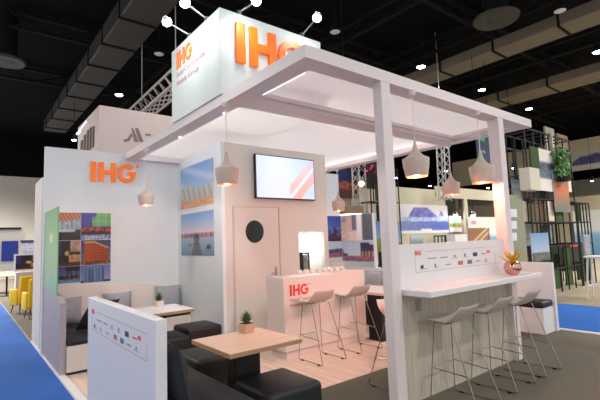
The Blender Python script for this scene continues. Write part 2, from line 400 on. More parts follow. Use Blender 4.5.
# door
dr = struct('door_1', box(NB(), 3.36, 4.22, TVY-.012, TVY-.001, .02, 2.165, .003, 1), CREAM)
bm = NB()
for a in [(3.335, 3.352, 0.02, 2.19), (4.228, 4.245, 0.02, 2.19), (3.335, 4.245, 2.173, 2.19)]: box(bm, a[0], a[1], TVY-.016, TVY-.001, a[2], a[3])
struct('door_frame', bm, mat('shadow_gap', (206, 192, 182), .6), dr)
bm = NB(); lathe(bm, [(0, -.008), (.165, -.008), (.175, 0), (0, .001)], 36, (3.735, TVY-.018, 1.775), 'Y'); bmesh.ops.scale(bm, vec=(1, 1, 1.05), space=Matrix.Translation((-3.735, 0, -1.775)), verts=bm.verts)
struct('porthole', bm, mat('dark_glass', (12, 22, 22), .12), dr)
bm = NB(); box(bm, 4.12, 4.15, TVY-.02, TVY-.012, .98, 1.18, .003, 1); tube(bm, fillet([(4.135, TVY-.02, 1.08), (4.135, TVY-.06, 1.08), (4.02, TVY-.06, 1.08)], .015), .009); struct('door_handle', bm, STEEL, dr)
# television
t = thing('television', 'wide flat television mounted high on the warm white wall', 'television', (4.38, TVY, 2.69))
bm = NB(); box(bm, -.64, .64, -.075, -.02, -.37, .375, .006, 1); obj('frame', bm, BLACK, t)
bm = NB(); box(bm, -.2, .2, -.02, -.002, -.15, .15); obj('wall_bracket', bm, STEEL, t)
def scr(u, v):
    c = fade((176, 200, 236), (214, 222, 240), 1-abs(u-.35)*1.3)
    s = u*1.5-v*.85
    if u > .55 and .55 < s < .78: c = fade(c, (244, 168, 140), .8*(1-v*.7))
    if u > .6 and .88 < s < 1.12: c = fade(c, (248, 150, 120), .75*(1-v*.6))
    if .80 < s < .84: c = fade(c, (255, 235, 230), .5)
    return c
picture('screen', (-.622, -.0765, -.352), X*1.244, Z*.71, scr, 60, 34, t, SCREEN, .001, (0, -1, 0))

# ================================================================== CANOPY
t = thing('canopy', 'large white flat canopy on square posts covering the booth', 'canopy', (4.3, 5, 0))
CL = Vector((4.3, 5, 0))
def part(name, bm, m, par=None, smooth=False):
    bmesh.ops.translate(bm, verts=bm.verts, vec=-CL); return obj(name, bm, m, par or t, smooth)
cz0, cz1 = 3.125, 3.24
XL, XR, YF, YB = 2.19, 6.46, 2.6, 7.62
part('front_beam', box(NB(), XL, XR, YF, YF+.2, cz0, cz1), CANO)
part('side_beam', box(NB(), XL, XL+.2, YF+.2, YB, cz0, cz1), CANO)
part('side_beam', box(NB(), XR-.2, XR, YF+.2, YB, cz0, cz1), CANO)
part('cross_beam', box(NB(), XL+.2, XR-.2, 3.75, 4.03, cz0, cz1), CANO)
part('back_beam', box(NB(), XL+.2, XR-.2, YB-.12, YB, cz0, cz1), CANO)
bm = NB()
for a in [(XL+.2, XR-.2, YF+.2, YF+.235), (XL+.2, XR-.2, 3.715, 3.75), (XL+.2, XL+.235, YF+.235, 3.715), (XR-.235, XR-.2, YF+.235, 3.715)]:
    box(bm, a[0], a[1], a[2], a[3], cz0+.045, cz1-.02)
part('inner_rebate', bm, CANO)
def fabric(x0, x1, y0, y1):
    bm = NB(); vs = [bm.verts.new(p) for p in ((x0, y0, cz1-.02), (x1, y0, cz1-.02), (x1, y1, cz1-.02), (x0, y1, cz1-.02))]; bm.faces.new(vs); part('ceiling_panel', bm, CEILP)
fabric(XL+.2, XR-.2, YF+.2, 3.75)
fabric(XL+.2, XR-.2, 4.03, YB-.12)
part('post', box(NB(), 3.14, 3.275, 2.602, 2.712, .012, cz0, .004, 1), CANO)
part('post', box(NB(), 5.46, 5.60, 2.602, 2.75, .012, cz0, .004, 1), CANO)
bm = NB()
for a in [((XL+.204, XL+.212), (4.2, 5.7)), ((XL+.237, XL+.244), (2.9, 3.6))]:
    box(bm, a[0][0], a[0][1], a[1][0], a[1][1], cz0+.01, cz0+.03)
part('led_strip', bm, STRIP)
def fill_strip(a, b, inward, e, color=(1, .93, .92)):  # strips of light added along the beams to brighten the canopy ceiling
    a, b = Vector(a), Vector(b); mid = (a+b)/2; L = (b-a).length
    l = light('fill_strip_light', 'AREA', mid, e, color, L, None, size_y=.02)
    z = -(Vector(inward)+Vector((0, 0, .22))).normalized(); xax = (b-a).normalized(); yax = z.cross(xax)
    l.matrix_world = Matrix(((xax.x, yax.x, z.x, mid.x-CL.x), (xax.y, yax.y, z.y, mid.y-CL.y), (xax.z, yax.z, z.z, mid.z-CL.z), (0, 0, 0, 1)))
    l.parent = t
zc = cz0+.03
KF, KR = .15, 4
fill_strip((2.6, YF+.24, zc), (6.1, YF+.24, zc), (0, 1, 0), KF*.6); fill_strip((2.6, 3.71, zc), (6.1, 3.71, zc), (0, -1, 0), KF*.6)
fill_strip((XL+.245, 2.9, zc), (XL+.245, 3.65, zc), (1, 0, 0), KF*.3); fill_strip((XR-.245, 2.9, zc), (XR-.245, 3.65, zc), (-1, 0, 0), KF*.3)
fill_strip((XL+.205, 4.2, zc), (XL+.205, 7.3, zc), (1, 0, 0), KR, (.93, .96, 1)); fill_strip((XR-.205, 4.2, zc), (XR-.205, 7.3, zc), (-1, 0, 0), KR)
fill_strip((2.6, 4.035, zc), (6.1, 4.035, zc), (0, 1, 0), KR)
for pos, tg, e_ in [((2.45, 4.3, cz0-.02), (2.3, 7.6, .9), 80), ((2.45, 5.6, cz0-.02), (3.15, 6.6, .9), 18)]:  # spots and small glowing discs added to brighten the back left walls
    l = light('wash_fill_light', 'SPOT', Vector(pos)-CL, e_, (1, .96, .93), .3, Vector(tg)-CL, 84, blend=1); l.parent = t
    part('fill_fitting', lathe(NB(), [(0, 0), (.018, 0), (.02, .03), (0, .03)], 16, (pos[0]-.1, pos[1], cz0-.03)), STRIP)

# ================================================================== SIGN BOX
SBX, SBY = 2.17, 4.035
t = thing('sign_box', 'tall white illuminated sign box with orange letters on top of the canopy', 'sign', (SBX, SBY, cz1))
def lp(name, bm, m, par=None, org=None, smooth=False):
    bmesh.ops.translate(bm, verts=bm.verts, vec=-(org or t.location)); return obj(name, bm, m, par or t, smooth)
SGN = mat('sign_white', (226, 233, 229), .6, var=.02)
for a in [(SBX, 3.67, SBY, SBY+.025, cz1, 4.235), (SBX, 3.67, 5.395, 5.42, cz1, 4.235), (SBX, SBX+.025, SBY+.025, 5.395, cz1, 4.235), (3.645, 3.67, SBY+.025, 5.395, cz1, 4.235), (SBX+.025, 3.645, SBY+.025, 5.395, 4.21, 4.235)]:
    lp('box_panel', box(NB(), *a), SGN)
light('box_fill_light', 'AREA', (2.92, 4.73, 4.18), 7, (1, .97, .95), 1.4, (2.92, 4.73, 0), size_y=1.3, parent=t)  # added inside the box to fill its shadow on the ceiling panel
d = t.location
h = P(234.5, 22.5, 1, SBY).z-P(235.5, 62, 1, SBY).z
a = P(235.5, 62, 1, SBY)
ihg(t, ORANGE, Vector((a.x, SBY, a.z-.005))-d, X, Z, -Y, h, .045)
a = P(177, 69.5, 0, SBX); h2 = .22
ihg(t, ORANGE, Vector((SBX, a.y, a.z))-d, -Y, Z, -X, h2, .012)
text(t, 'InterContinental', Vector((SBX, a.y, a.z-.115))-d, -Y, Z, -X, .105, PINKTXT, width=.84)
text(t, 'Hotels Group', Vector((SBX, a.y, a.z-.235))-d, -Y, Z, -X, .105, PINKTXT, width=.66)
# arm spotlights
def armspot(base, head, aim, label):
    base, head, aim = Vector(base), Vector(head), Vector(aim)
    s = thing('arm_spotlight', label, 'spotlight', base, group='arm spotlights around the sign box')
    obj('clamp', box(NB(), -.02, .02, -.02, .02, -.0, .05), STEEL, s)
    obj('arm', tube(NB(), [(0, 0, .03), head-base], .009, 6), STEEL, s)
    q = (aim-head).to_track_quat('Z', 'Y').to_matrix().to_4x4()
    bm = lathe(NB(), [(.015, -.07), (.032, -.06), (.04, -.02), (.037, -.02), (.03, -.05), (0, -.05)], 20); bm.transform(Matrix.Translation(head-base) @ q); hd = obj('lamp_head', bm, WHITE, s, True)
    bm = lathe(NB(), [(0, .05), (.035, .038), (.055, .005), (.05, -.02), (.035, -.04), (0, -.045)], 20); bm.transform(Matrix.Translation(head-base) @ q); obj('lens', bm, LENSW, hd, True)
    light('spot_light', 'SPOT', head+(aim-head).normalized()*.05, 9, (.93, .97, 1), .05, aim, 110, parent=s)
ztop = 4.235
for (bx, by), (hx, hy), lb in [((188, 36), (167, 22), 'lower left arm spotlight clipped to the left edge of the sign box'), ((205, 20), (185, 3), 'arm spotlight nearer the corner on the left edge of the sign box')]:
    b = P(bx, by, 0, SBX); hd = P(hx, hy, 0, SBX-.38)
    armspot((SBX+.02, b.y, ztop), hd, (SBX, b.y, 3.9), lb)
for (bx, by), (hx, hy), lb in [((240, 14), (256, 1), 'arm spotlight nearer the corner on the front edge of the sign box'), ((303, 36), (317, 18), 'arm spotlight near the right end of the sign box front edge')]:
    b = P(bx, by, 1, SBY); hd = P(hx, hy, 1, SBY-.34)
    armspot((b.x, SBY+.02, ztop), hd, (b.x, SBY, 3.8), lb)

# ================================================================== PENDANTS
SH = [(.012, .42), (.018, .375), (.030, .325), (.050, .28), (.082, .243), (.122, .216), (.146, .206), (.150, .196), (.143, .12), (.128, .04), (.118, .0)]
def pendant(x, y, ztop, zb, s, label, e=20, col=(1, .56, .40)):
    t = thing('pendant_lamp', label, 'pendant lamp', (x, y, zb), group='pendant lamps hung from the canopy')
    obj('ceiling_rose', lathe(NB(), [(0, 0), (.03, 0), (.05, .045), (.05, .05), (0, .05)], 20, (0, 0, ztop-zb-.05)), CANO, t, True)
    obj('cord', tube(NB(), [(0, 0, .41*s), (0, 0, ztop-zb-.04)], .005, 6), CANO, t)
    obj('shade', lathe(NB(), [(0, .422*s)]+[(r*s, z*s) for r, z in SH]+[(.112*s, 0)]+[((r-.006)*s, z*s) for r, z in SH[::-1][:-2]]+[(0, .33*s)], 28), SHADE, t, True)
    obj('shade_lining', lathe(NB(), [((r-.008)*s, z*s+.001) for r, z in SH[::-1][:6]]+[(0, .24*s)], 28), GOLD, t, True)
    obj('bulb', lathe(NB(), [(0, .03*s), (.025*s, .035*s), (.038*s, .06*s), (.025*s, .10*s), (0, .11*s)], 16), BULB, t, True)
    light('bulb_light', 'POINT', (x, y, zb+.01), e, col, .03, parent=t)
    return t
pendant(2.205, 4.0, cz0, 2.225, .86, 'pendant lamp hanging alone in front of the left end of the television wall', 12)
pendant(2.205, 6.58, cz0, 2.225, .80, 'small pendant lamp hanging before the white wall right of the orange letters', 12)
pendant(3.655, 2.625, cz0, 2.215, .92, 'left of the two large pendant lamps over the bar', 125, (1, .27, .16))
pendant(4.975, 2.625, cz0, 2.225, .98, 'right of the two large pendant lamps over the bar', 125, (1, .27, .16))
pendant(6.36, 3.9, cz0, 2.27, .95, 'pendant lamp beyond the bar, hanging between the two bar pendants')
pendant(6.34, 6.6, cz0, 2.21, 1.0, 'pendant lamp in the back right corner before the white wall')

# ================================================================== BAR
BAR0, BAR1 = 3.30, 5.66
t = thing('bar_counter', 'long white high bar counter with logo back panel between the posts', 'bar counter', (4.4, 2.66, .012))
lp('base_panel', box(NB(), 3.285, 5.455, 2.66, 2.715, .012, 1.045), ASH)
lp('worktop', box(NB(), BAR0, BAR1, 2.30, 2.60, 1.045, 1.10, .004, 1), WHITE)
bm = NB(); box(bm, BAR0, 5.455, 2.60, 2.658, 1.045, 1.10); box(bm, 5.605, BAR1, 2.60, 2.658, 1.045, 1.10); lp('worktop_rear_strip', bm, WHITE)
bp = lp('back_panel', box(NB(), 3.285, 5.455, 2.66, 2.715, 1.045, 1.525), WHITE)
bm = NB(); box(bm, 3.55, 3.63, 2.652, 2.66, .86, .98, .003, 1); lp('socket_plate', bm, mat('socket_grey', (150, 150, 140), .5))
# logo strip on a panel: frame line, red letters in corners, small marks in two rows
MARKC = [mat('mark_navy', (44, 56, 92), .5), mat('mark_grey', (130, 126, 130), .5), mat('mark_brown', (178, 126, 90), .5), mat('mark_red', (200, 60, 60), .5), mat('mark_blue', (92, 120, 150), .5)]
def logos(par, o, u, n, L, H):
    o, u, n = Vector(o), Vector(u), Vector(n)
    bm = NB()
    for a in [(.12*L, L, H, H+.003), (0, L, 0, .003), (0, .003, 0, H*.8), (L-.003, L, .0, H*.62), (L-.003, L, H*.9, H)]:
        prism(bm, [(a[0], a[2]), (a[1], a[2]), (a[1], a[3]), (a[0], a[3])], .0015, o, u, Z, n)
    obj('border_line', bm, PINKTXT, par)
    ihg(par, RED, o+Z*(H*.84), u, Z, n, H*.24, .002, 'red_letter')
    ihg(par, RED, o+u*(L*.88)+Z*(H*.64), u, Z, n, H*.17, .002, 'red_letter')
    row1 = [(.13, .10, 1, 'd'), (.27, .09, 1, 'd'), (.43, .03, 1, 't'), (.56, .05, 1, 'h'), (.68, .055, 0, 's'), (.80, .07, 3, 'd')]
    row2 = [(.05, .07, 0, 'h'), (.20, .04, 1, 'h'), (.33, .06, 1, 'd'), (.48, .055, 2, 's'), (.60, .055, 4, 's'), (.71, .07, 1, 'd'), (.84, .03, 1, 't')]
    for row, z in ((row1, H*.63), (row2, H*.24)):
        for fx, fw, c, k in row:
            bm = NB(); x0 = fx*L; w = fw*L; hh = H*.2
            if k == 's':
                prism(bm, [(x0, z-hh*.5), (x0+w*1.1, z-hh*.5), (x0+w*1.1, z+hh*.6), (x0, z+hh*.6)], .0015, o, u, Z, n)
            elif k == 'd':
                for j in range(7):
                    xx = x0+w*j/7; prism(bm, [(xx, z-hh*.12), (xx+w*.1, z-hh*.12), (xx+w*.1, z+hh*(.12+.1*hsh(j, fx))), (xx, z+hh*.15)], .0015, o, u, Z, n)
            elif k == 't':
                prism(bm, [(x0, z-hh*.1), (x0+w, z-hh*.1), (x0+w*.5, z+hh*.6)], .0015, o, u, Z, n)
                prism(bm, [(x0-w*.6, z-hh*.45), (x0+w*1.6, z-hh*.45), (x0+w*1.6, z-hh*.32), (x0-w*.6, z-hh*.32)], .0015, o, u, Z, n)
            else:
                prism(bm, [(x0, z-hh*.3), (x0+w*.45, z-hh*.3), (x0+w*.45, z+hh*.5), (x0+w*.2, z+hh*.6), (x0, z+hh*.2)], .0015, o, u, Z, n)
                prism(bm, [(x0, z-hh*.5), (x0+w, z-hh*.5), (x0+w, z-hh*.4), (x0, z-hh*.4)], .0015, o, u, Z, n)
            obj('brand_mark', bm, MARKC[c], par)
a = P(416, 274, 1, 2.66); b = P(495.5, 261, 1, 2.66)
e = bpy.data.objects.new('logo_strip', None)
logos(bp, Vector((a.x, 2.66, 1.235))-t.location, X, -Y, b.x-a.x, .205)
# copper ball vase with yellow leaves
t = thing('copper_vase', 'shiny copper ball vase with spiky yellow leaves on the bar', 'vase', (5.20, 2.45, 1.10))
obj('vase', lathe(NB(), [(0, 0), (.05, 0), (.088, .035), (.102, .085), (.09, .135), (.065, .16), (.06, .158), (.08, .13), (0, .12)], 28), mat('copper_mirror', (214, 170, 156), .1, 1, var=.1, scale=6), t, True)
bm = NB()
for k in range(30):
    a = k*2.4; el = .15+.9*hsh(k); L = .12+.08*hsh(k, 3)
    dr_ = Vector((math.cos(a)*math.cos(el), math.sin(a)*math.cos(el), math.sin(el))); s = Vector((-math.sin(a), math.cos(a), 0))*.013; o = Vector((0, 0, .145))+dr_*.03
    m1 = o+dr_*L*.5+Z*.004; tip = o+dr_*L+Z*.015; nn = dr_.cross(s).normalized()*.003
    vs = [bm.verts.new(p) for p in (o+s*.4, m1+s, tip, m1-s, o-s*.4, m1+nn)]
    for i in range(5): bm.faces.new((vs[i], vs[(i+1) % 5], vs[5]))
obj('leaves', bm, LEAFY, t)

# end panel right and low partition left
slab2 = lambda name, x0, x1, y0, y1, z1, lb: tag(obj(name, box(NB(), x0, x1, y0, y1, .031, z1, .003, 1), WHITE), lb, 'partition')
pr = tag(obj('partition', box(NB(), 7.50, 7.57, 2.9, 4.7, .013, 1.10, .003, 1), WHITE), 'plain low white partition behind the right end of the bar', 'partition')
t = thing('partition', 'low white partition with small logos facing the left aisle', 'partition', (1.075, 3.8, .014))
obj('panel', box(NB(), -.04, .04, -.9, 1.05, 0, 1.085, .003, 1), WHITE, t)
a = P(92, 331, 0, 1.035); b = P(147, 361, 0, 1.035)
logos(t, Vector((1.035, a.y, .80))-t.location, -Y, -X, a.y-b.y, .185)

# ================================================================== STOOLS
SEATM = mat('stool_seat_shell', (214, 200, 192), .35, var=.03)
def make_stool(label):
    t = thing('bar_stool', label, 'bar stool', (0, 0, 0))
    # seat: faces +y, low back lip at -y
    bm = NB(); nu, nv = 10, 16; W = .205
    def sp(u, v, off):
        y = .27-.42*v; z = .775-.018*math.sin(v*PI)
        if v > .58: z += .135*((v-.58)/.42)**1.35; y += .035*((v-.58)/.42)
        if v < .12: z -= .012*((.12-v)/.12)**2
        wv = W*(1-.10*abs(v-.45))*(1-.16*max(0, (v-.8)/.2)**2)
        z += .022*abs(u)**2.4*(1 if v < .7 else .6)
        return Vector((u*wv, y, z-off))
    T = [[bm.verts.new(sp(-1+2*i/nu, j/nv, 0)) for i in range(nu+1)] for j in range(nv+1)]
    B = [[bm.verts.new(sp(-1+2*i/nu, j/nv, .012)) for i in range(nu+1)] for j in range(nv+1)]
    for j in range(nv):
        for i in range(nu):
            bm.faces.new((T[j][i], T[j][i+1], T[j+1][i+1], T[j+1][i])); bm.faces.new((B[j][i], B[j+1][i], B[j+1][i+1], B[j][i+1]))
    for j in range(nv):
        bm.faces.new((T[j][0], T[j+1][0], B[j+1][0], B[j][0])); bm.faces.new((T[j][nu], B[j][nu], B[j+1][nu], T[j+1][nu]))
    for i in range(nu):
        bm.faces.new((T[0][i], B[0][i], B[0][i+1], T[0][i+1])); bm.faces.new((T[nv][i], T[nv][i+1], B[nv][i+1], B[nv][i]))
    obj('seat', bm, SEATM, t, True)
    for s in (-1, 1):
        x = s*.21; xi = s*.15
        pts = fillet([(xi, .06, .745), (xi, .19, .745), (x, .24, .012), (x, -.25, .012), (xi, -.0, .745)], .025)
        lg = obj('leg', tube(NB(), pts, .0055, 6), CHROME, t, True); lg['label'] = 'bent chrome sled leg'
        for y in (.16, -.17): obj('foot_pad', box(NB(), x-.012, x+.012, y-.018, y+.018, 0, .014), BLACK, lg)
    fr = [(-.195, .215, .32), (.195, .215, .32)]
    obj('footrest', tube(NB(), fr, .0065, 6), CHROME, t, True)
    for s in (-1, 1): obj('side_rail', tube(NB(), [(s*.192, .21, .32), (s*.178, -.16, .30)], .005, 6), CHROME, t, True)
    obj('seat_bracket', tube(NB(), [(-.15, .06, .742), (.15, .06, .742)], .006, 6), CHROME, t, True)
    return t
GF = .012
s0 = make_stool('stool with pale shell seat at the bar, nearest the left post'); s0.location = (3.80, 2.34, GF)
s0['group'] = 'bar stools'
dup(s0, (4.54, 2.34, GF), 0, 'middle stool of the three lined along the front of the bar')
dup(s0, (5.22, 2.34, GF), 0, 'stool at the right end of the bar, in front of the black bench seat')
dup(s0, (3.80, 4.40, .014), 0, 'pale stool at the reception counter, directly under the red letters')
dup(s0, (4.55, 4.43, .014), 0, 'pale stool at the right end of the reception counter')
dup(s0, (3.72, 3.06, GF), PI, 'pale stool on the inner side of the bar, mostly behind the left post')

# ================================================================== RECEPTION COUNTER
t = thing('reception_counter', 'white reception counter with red letters before the serving hatch', 'counter', (3.42, 4.7, .014))
PINKW = mat('counter_front_white', (232, 216, 210), .4, var=.015)
lp('body', box(NB(), 3.42, 5.0, 4.70, 5.12, .12, 1.06, .002, 1), PINKW)
lp('plinth', box(NB(), 3.46, 4.96, 4.73, 5.08, .014, .12), PINKW)
lp('countertop', box(NB(), 3.42, 5.0, 4.70, 5.12, 1.06, 1.10, .003, 1), PINKW)
d = t.location
ihg(t, RED, Vector((3.52, 4.699, .85))-d, X, Z, -Y, .15, .004)
text(t, 'InterContinental', Vector((3.52, 4.699, .775))-d, X, Z, -Y, .075, PINKTXT, width=.56)
text(t, 'Hotels Group', Vector((3.52, 4.699, .70))-d, X, Z, -Y, .075, PINKTXT, width=.46)
# coffee machine on hatch ledge
t = thing('coffee_machine', 'black and steel coffee machine on the ledge of the serving hatch', 'coffee machine', (4.86, TVY+.24, 1.05))
obj('body', box(NB(), -.17, -.02, -.12, .16, 0, .34, .012), BLACK, t)
obj('steel_front', box(NB(), -.02, .09, -.13, .14, 0, .3, .012), STEEL, t)
obj('water_tank', box(NB(), .09, .17, -.08, .14, 0, .33, .015), BLACK, t)
bm = NB(); tube(bm, fillet([(.03, -.13, .22), (.03, -.18, .22), (.03, -.18, .17)], .01), .012); obj('spout', bm, CHROME, t, True)
obj('drip_tray', box(NB(), -.02, .09, -.2, -.13, 0, .03), STEEL, t)
# white bowls along the back of the counter
CUP = mat('glazed_white', (226, 214, 204), .3, var=.03)
b0 = None
for k in range(8):
    x = 3.98+.125*k
    if b0 is None:
        b0 = thing('upturned_bowl', '', 'bowl', (x, 5.05, 1.1), group='row of pale upturned bowls along the back of the counter')
        obj('shell', lathe(NB(), [(.05, 0), (.053, .004), (.05, .03), (.036, .055), (.02, .062), (0, .063)], 20), CUP, b0, True)
        obj('foot_ring', lathe(NB(), [(.02, .058), (.022, .068), (.017, .068), (.017, .058)], 16), CUP, b0, True)
        r = b0
    else: r = dup(b0, (x, 5.05, 1.1))
    r['label'] = 'small pale upturned bowl on the back edge of the counter, %s from the left' % ORD[k]

# ================================================================== TABLES, POUFS, BENCHES
def table(x0, x1, y0, y1, label, bx0, bx1, by0, by1, top=OAK, edge=OAKE, basem=BLACKF):
    c = Vector(((x0+x1)/2, (y0+y1)/2, .014)); t = thing('cafe_table', label, 'table', c)
    def L(bm): bmesh.ops.translate(bm, verts=bm.verts, vec=-c); return bm
    obj('table_top', L(box(NB(), x0, x1, y0, y1, .745, .75)), top, t)
    obj('edge_band', L(box(NB(), x0, x1, y0, y1, .712, .745)), edge, t)
    obj('column', L(box(NB(), bx0, bx1, by0, by1, .02, .712, .01)), basem, t)
    obj('foot_plate', L(box(NB(), bx0-.03, bx1+.03, by0-.01, by1+.03, .014, .02)), MATTB, t)
    return t
table(1.64, 2.35, 2.98, 3.68, 'square pale oak table with black column in the foreground seating', 1.90, 2.16, 3.36, 3.52)
table(1.86, 2.46, 5.42, 6.12, 'small white topped table by the far pillows at left', 2.0, 2.24, 5.85, 6.05, WHITE, OAKE)
table(5.06, 5.85, 4.30, 5.42, 'white table right of the reception counter, behind the left post', 5.09, 5.35, 4.46, 4.74, PINKW, PINKW)
def pouf(x0, x1, y0, y1, z0, z1, label, m=BLACKF):
    c = Vector(((x0+x1)/2, (y0+y1)/2, z0)); t = thing('pouf', label, 'pouf', c, group='black cube poufs')
    a, b = (x1-x0)/2, (y1-y0)/2; h = z1-z0
    bm = NB(); box(bm, -a, a, -b, b, .015, h, .045, 4); obj('cushion_body', bm, m, t, True)
    bm = NB(); box(bm, -a-.002, a+.002, -b-.002, b+.002, h-.052, h-.046, .045 if False else 0); 
    bm.free()
    bm = NB()
    for sx in (-1, 1):
        for sy in (-1, 1): lathe(bm, [(0, 0), (.02, 0), (.02, .03), (0, .03)], 10, (sx*(a-.08), sy*(b-.08), 0))
    obj('glides', bm, BLACK, t)
    return t
pouf(2.44, 2.97, 5.60, 6.13, .014, .45, 'black cube pouf right of the white topped table')
pouf(1.84, 2.33, 5.25, 5.76, .014, .45, 'black cube pouf tucked under the white topped table')
pouf(1.86, 2.36, 4.04, 4.64, .014, .45, 'black cube pouf behind the oak table')
pouf(1.84, 2.37, 2.74, 3.30, .014, .45, 'large black cube pouf in front of the oak table, nearest the camera')
pouf(5.80, 6.30, 5.0, 5.5, .014, .46, 'black cube pouf behind the white table near the left post')
def bench(name, x0, x1, y0, y1, label, seat=DARKC, zs=.34, base=WHITE, top=.45, toe=True):
    c = Vector(((x0+x1)/2, (y0+y1)/2, .014)); t = thing(name, label, 'bench', c)
    def L(bm): bmesh.ops.translate(bm, verts=bm.verts, vec=-c); return bm
    obj('base_box', L(box(NB(), x0, x1, y0, y1, .05 if toe else .016, zs)), base, t)
    if toe: obj('toe_kick', L(box(NB(), x0+.03, x1-.03, y0+.03, y1-.03, .014, .05)), BLACK, t)
    obj('seat_cushion', L(box(NB(), x0, x1, y0, y1, zs, top, .03, 3)), seat, t, True)
    return t
bench('bench_seat', 1.125, 1.74, 2.75, 4.45, 'long charcoal bench seat behind the low logo partition', zs=.16)
bench('bench_seat', 7.09, 7.495, 2.93, 4.65, 'white box bench with black cushion at the right end of the bar', BLACKF, .41, WHITE, .51, False)
bench('bench_seat', 1.075, 1.55, 6.16, 7.05, 'white box bench with black cushion inside the left low wall', BLACKF, .37, CREAM)
bench('bench_seat', 1.075, 3.14, 7.06, 7.59, 'long white box bench under the photo wall at left', BLACKF, .40, CREAM, .45)
bench('bench_seat', 6.85, 7.37, 4.8, 6.88, 'pale bench along the right side wall under a grey pillow', CREAM, .38, CREAM, .45)
bench('bench_seat', 5.38, 7.37, 6.9, 7.59, 'pale bench at the back right beneath the hotel photos', CREAM, .38, CREAM, .45)
def pillow(w, h, th, m, loc, rot, label, group='scatter pillows'):
    t = thing('pillow', label, 'pillow', loc, group=group); t.rotation_euler = rot
    bm = NB(); n = 14
    def pt(i, j, s):
        u, v = -1+2*i/n, -1+2*j/n
        k = 1-.07*(1-abs(v)**2)*abs(u)**3; k2 = 1-.07*(1-abs(u)**2)*abs(v)**3
        z = s*th/2*max(0, (1-abs(u)**2.6)*(1-abs(v)**2.6))**.55
        return Vector((u*w/2*k, z, h/2+v*h/2*k2))
    A = [[bm.verts.new(pt(i, j, 1)) for i in range(n+1)] for j in range(n+1)]
    B = [[A[j][i] if i in (0, n) or j in (0, n) else bm.verts.new(pt(i, j, -1)) for i in range(n+1)] for j in range(n+1)]
    for j in range(n):
        for i in range(n):
            bm.faces.new((A[j][i], A[j][i+1], A[j+1][i+1], A[j+1][i])); bm.faces.new((B[j][i], B[j+1][i], B[j+1][i+1], B[j][i+1]))
    obj('cover', bm, m, t, True)
    bm = NB(); ed = [A[0][i] for i in range(0)]
    e_ = [pt(i, 0, 0) for i in range(n+1)]+[pt(n, j, 0) for j in range(1, n+1)]+[pt(n-i, n, 0) for i in range(1, n+1)]+[pt(0, n-j, 0) for j in range(1, n+1)]
    tube(bm, e_, .005, 5, False); obj('piping', bm, m, t, True)
    return t
pillow(.46, .40, .14, GREYP, (2.06, 7.50, .452), (math.radians(-10), 0, 0), 'grey satin pillow leaning on the middle of the left back bench')
pillow(.44, .44, .14, GREYP, (2.90, 7.46, .452), (math.radians(-8), 0, math.radians(-8)), 'grey satin pillow with dark edge in the corner by the landscape photos')
pillow(.42, .40, .14, GREYP, (1.30, 7.46, .452), (math.radians(-10), 0, 0), 'pale grey pillow in the far left corner behind the black pillow')
pillow(.52, .50, .17, BLACKF, (1.42, 6.62, .455), (math.radians(-38), 0, math.radians(-62)), 'large black pillow leaning back on the left corner bench')
pillow(.50, .47, .16, DARKC, (1.27, 3.10, .455), (math.radians(-12), 0, math.radians(90)), 'charcoal pillow leaning on the back of the low logo partition')
pillow(.44, .42, .14, GREYP, (7.20, 6.52, .452), (math.radians(-12), 0, math.radians(-80)), 'grey pillow against the right wall beneath the hotel photos')
# succulents
def plant(x, y, z, s, label, potm):
    t = thing('potted_succulent', label, 'potted plant', (x, y, z), rz=math.radians(8))
    obj('pot', box(NB(), -.045*s, .045*s, -.045*s, .045*s, 0, .075*s, .004), potm, t)
    obj('soil', box(NB(), -.038*s, .038*s, -.038*s, .038*s, .075*s, .079*s), mat('soil', (60, 45, 35), .9), t)
    bm = NB()
    for k in range(26):
        a = k*2.4; el = .45+1.05*(k/26); L = (.075+.035*(k/26))*s
        dd = Vector((math.cos(a)*math.cos(el), math.sin(a)*math.cos(el), math.sin(el))); sd = Vector((-math.sin(a), math.cos(a), 0))*.009*s; o = Vector((0, 0, .08*s))
        nn = dd.cross(sd).normalized()*.005*s
        vs = [bm.verts.new(p) for p in (o+sd*.5, o+dd*L*.5+sd, o+dd*L, o+dd*L*.5-sd, o-sd*.5, o+dd*L*.4+nn, o+dd*L*.4-nn)]
        for i in range(5): bm.faces.new((vs[i], vs[(i+1) % 5], vs[5])); bm.faces.new((vs[(i+1) % 5], vs[i], vs[6]))
    obj('leaves', bm, LEAF, t)
plant(2.14, 3.56, .75, 1.15, 'small succulent in a wooden cube pot on the oak table', mat('pot_wood', (206, 160, 132), .5, var=.1, scale=20))
plant(2.20, 6.02, .75, 1.1, 'small succulent in a pale cube pot on the white topped table', mat('pot_pale', (226, 212, 200), .5))

# ================================================================== PRINTS
def win(u, v, nx, ny, w=.5): return (u*nx) % 1 < w and (v*ny) % 1 < w
def pA(u, v):
    if v > .72+.12*(u-.5): return fade((190, 90, 60), (236, 170, 130), (math.sin(u*40+v*30)+1)/2)
    if v > .38 and u > .1: 
        c = fade((205, 220, 235), (150, 170, 190), hsh(int(u*14), int(v*9)))
        return (90, 90, 100) if (u*5) % 1 < .08 else c
    if v > .3: return (225, 228, 235) if u < .75 else (60, 60, 70)
    return fade((25, 20, 24), (70, 55, 55), hsh(int(u*10), int(v*8)))
def pB(u, v):
    if v < .18: return fade((70, 120, 190), (220, 230, 245), hsh(int(u*18), int(v*20)))
    if v < .30: return (25, 25, 45)
    if v < .45: return (225, 70, 60) if hsh(int(u*16), int(v*18)) > .45 else (60, 25, 45)
    if u > .35+.1*abs(v-.7)+(.12 if v > .85 else 0) and v > .48: return (40, 110, 70) if win(u, v, 12, 12) else (120, 220, 140)
    return fade((40, 50, 130), (60, 80, 190), v)
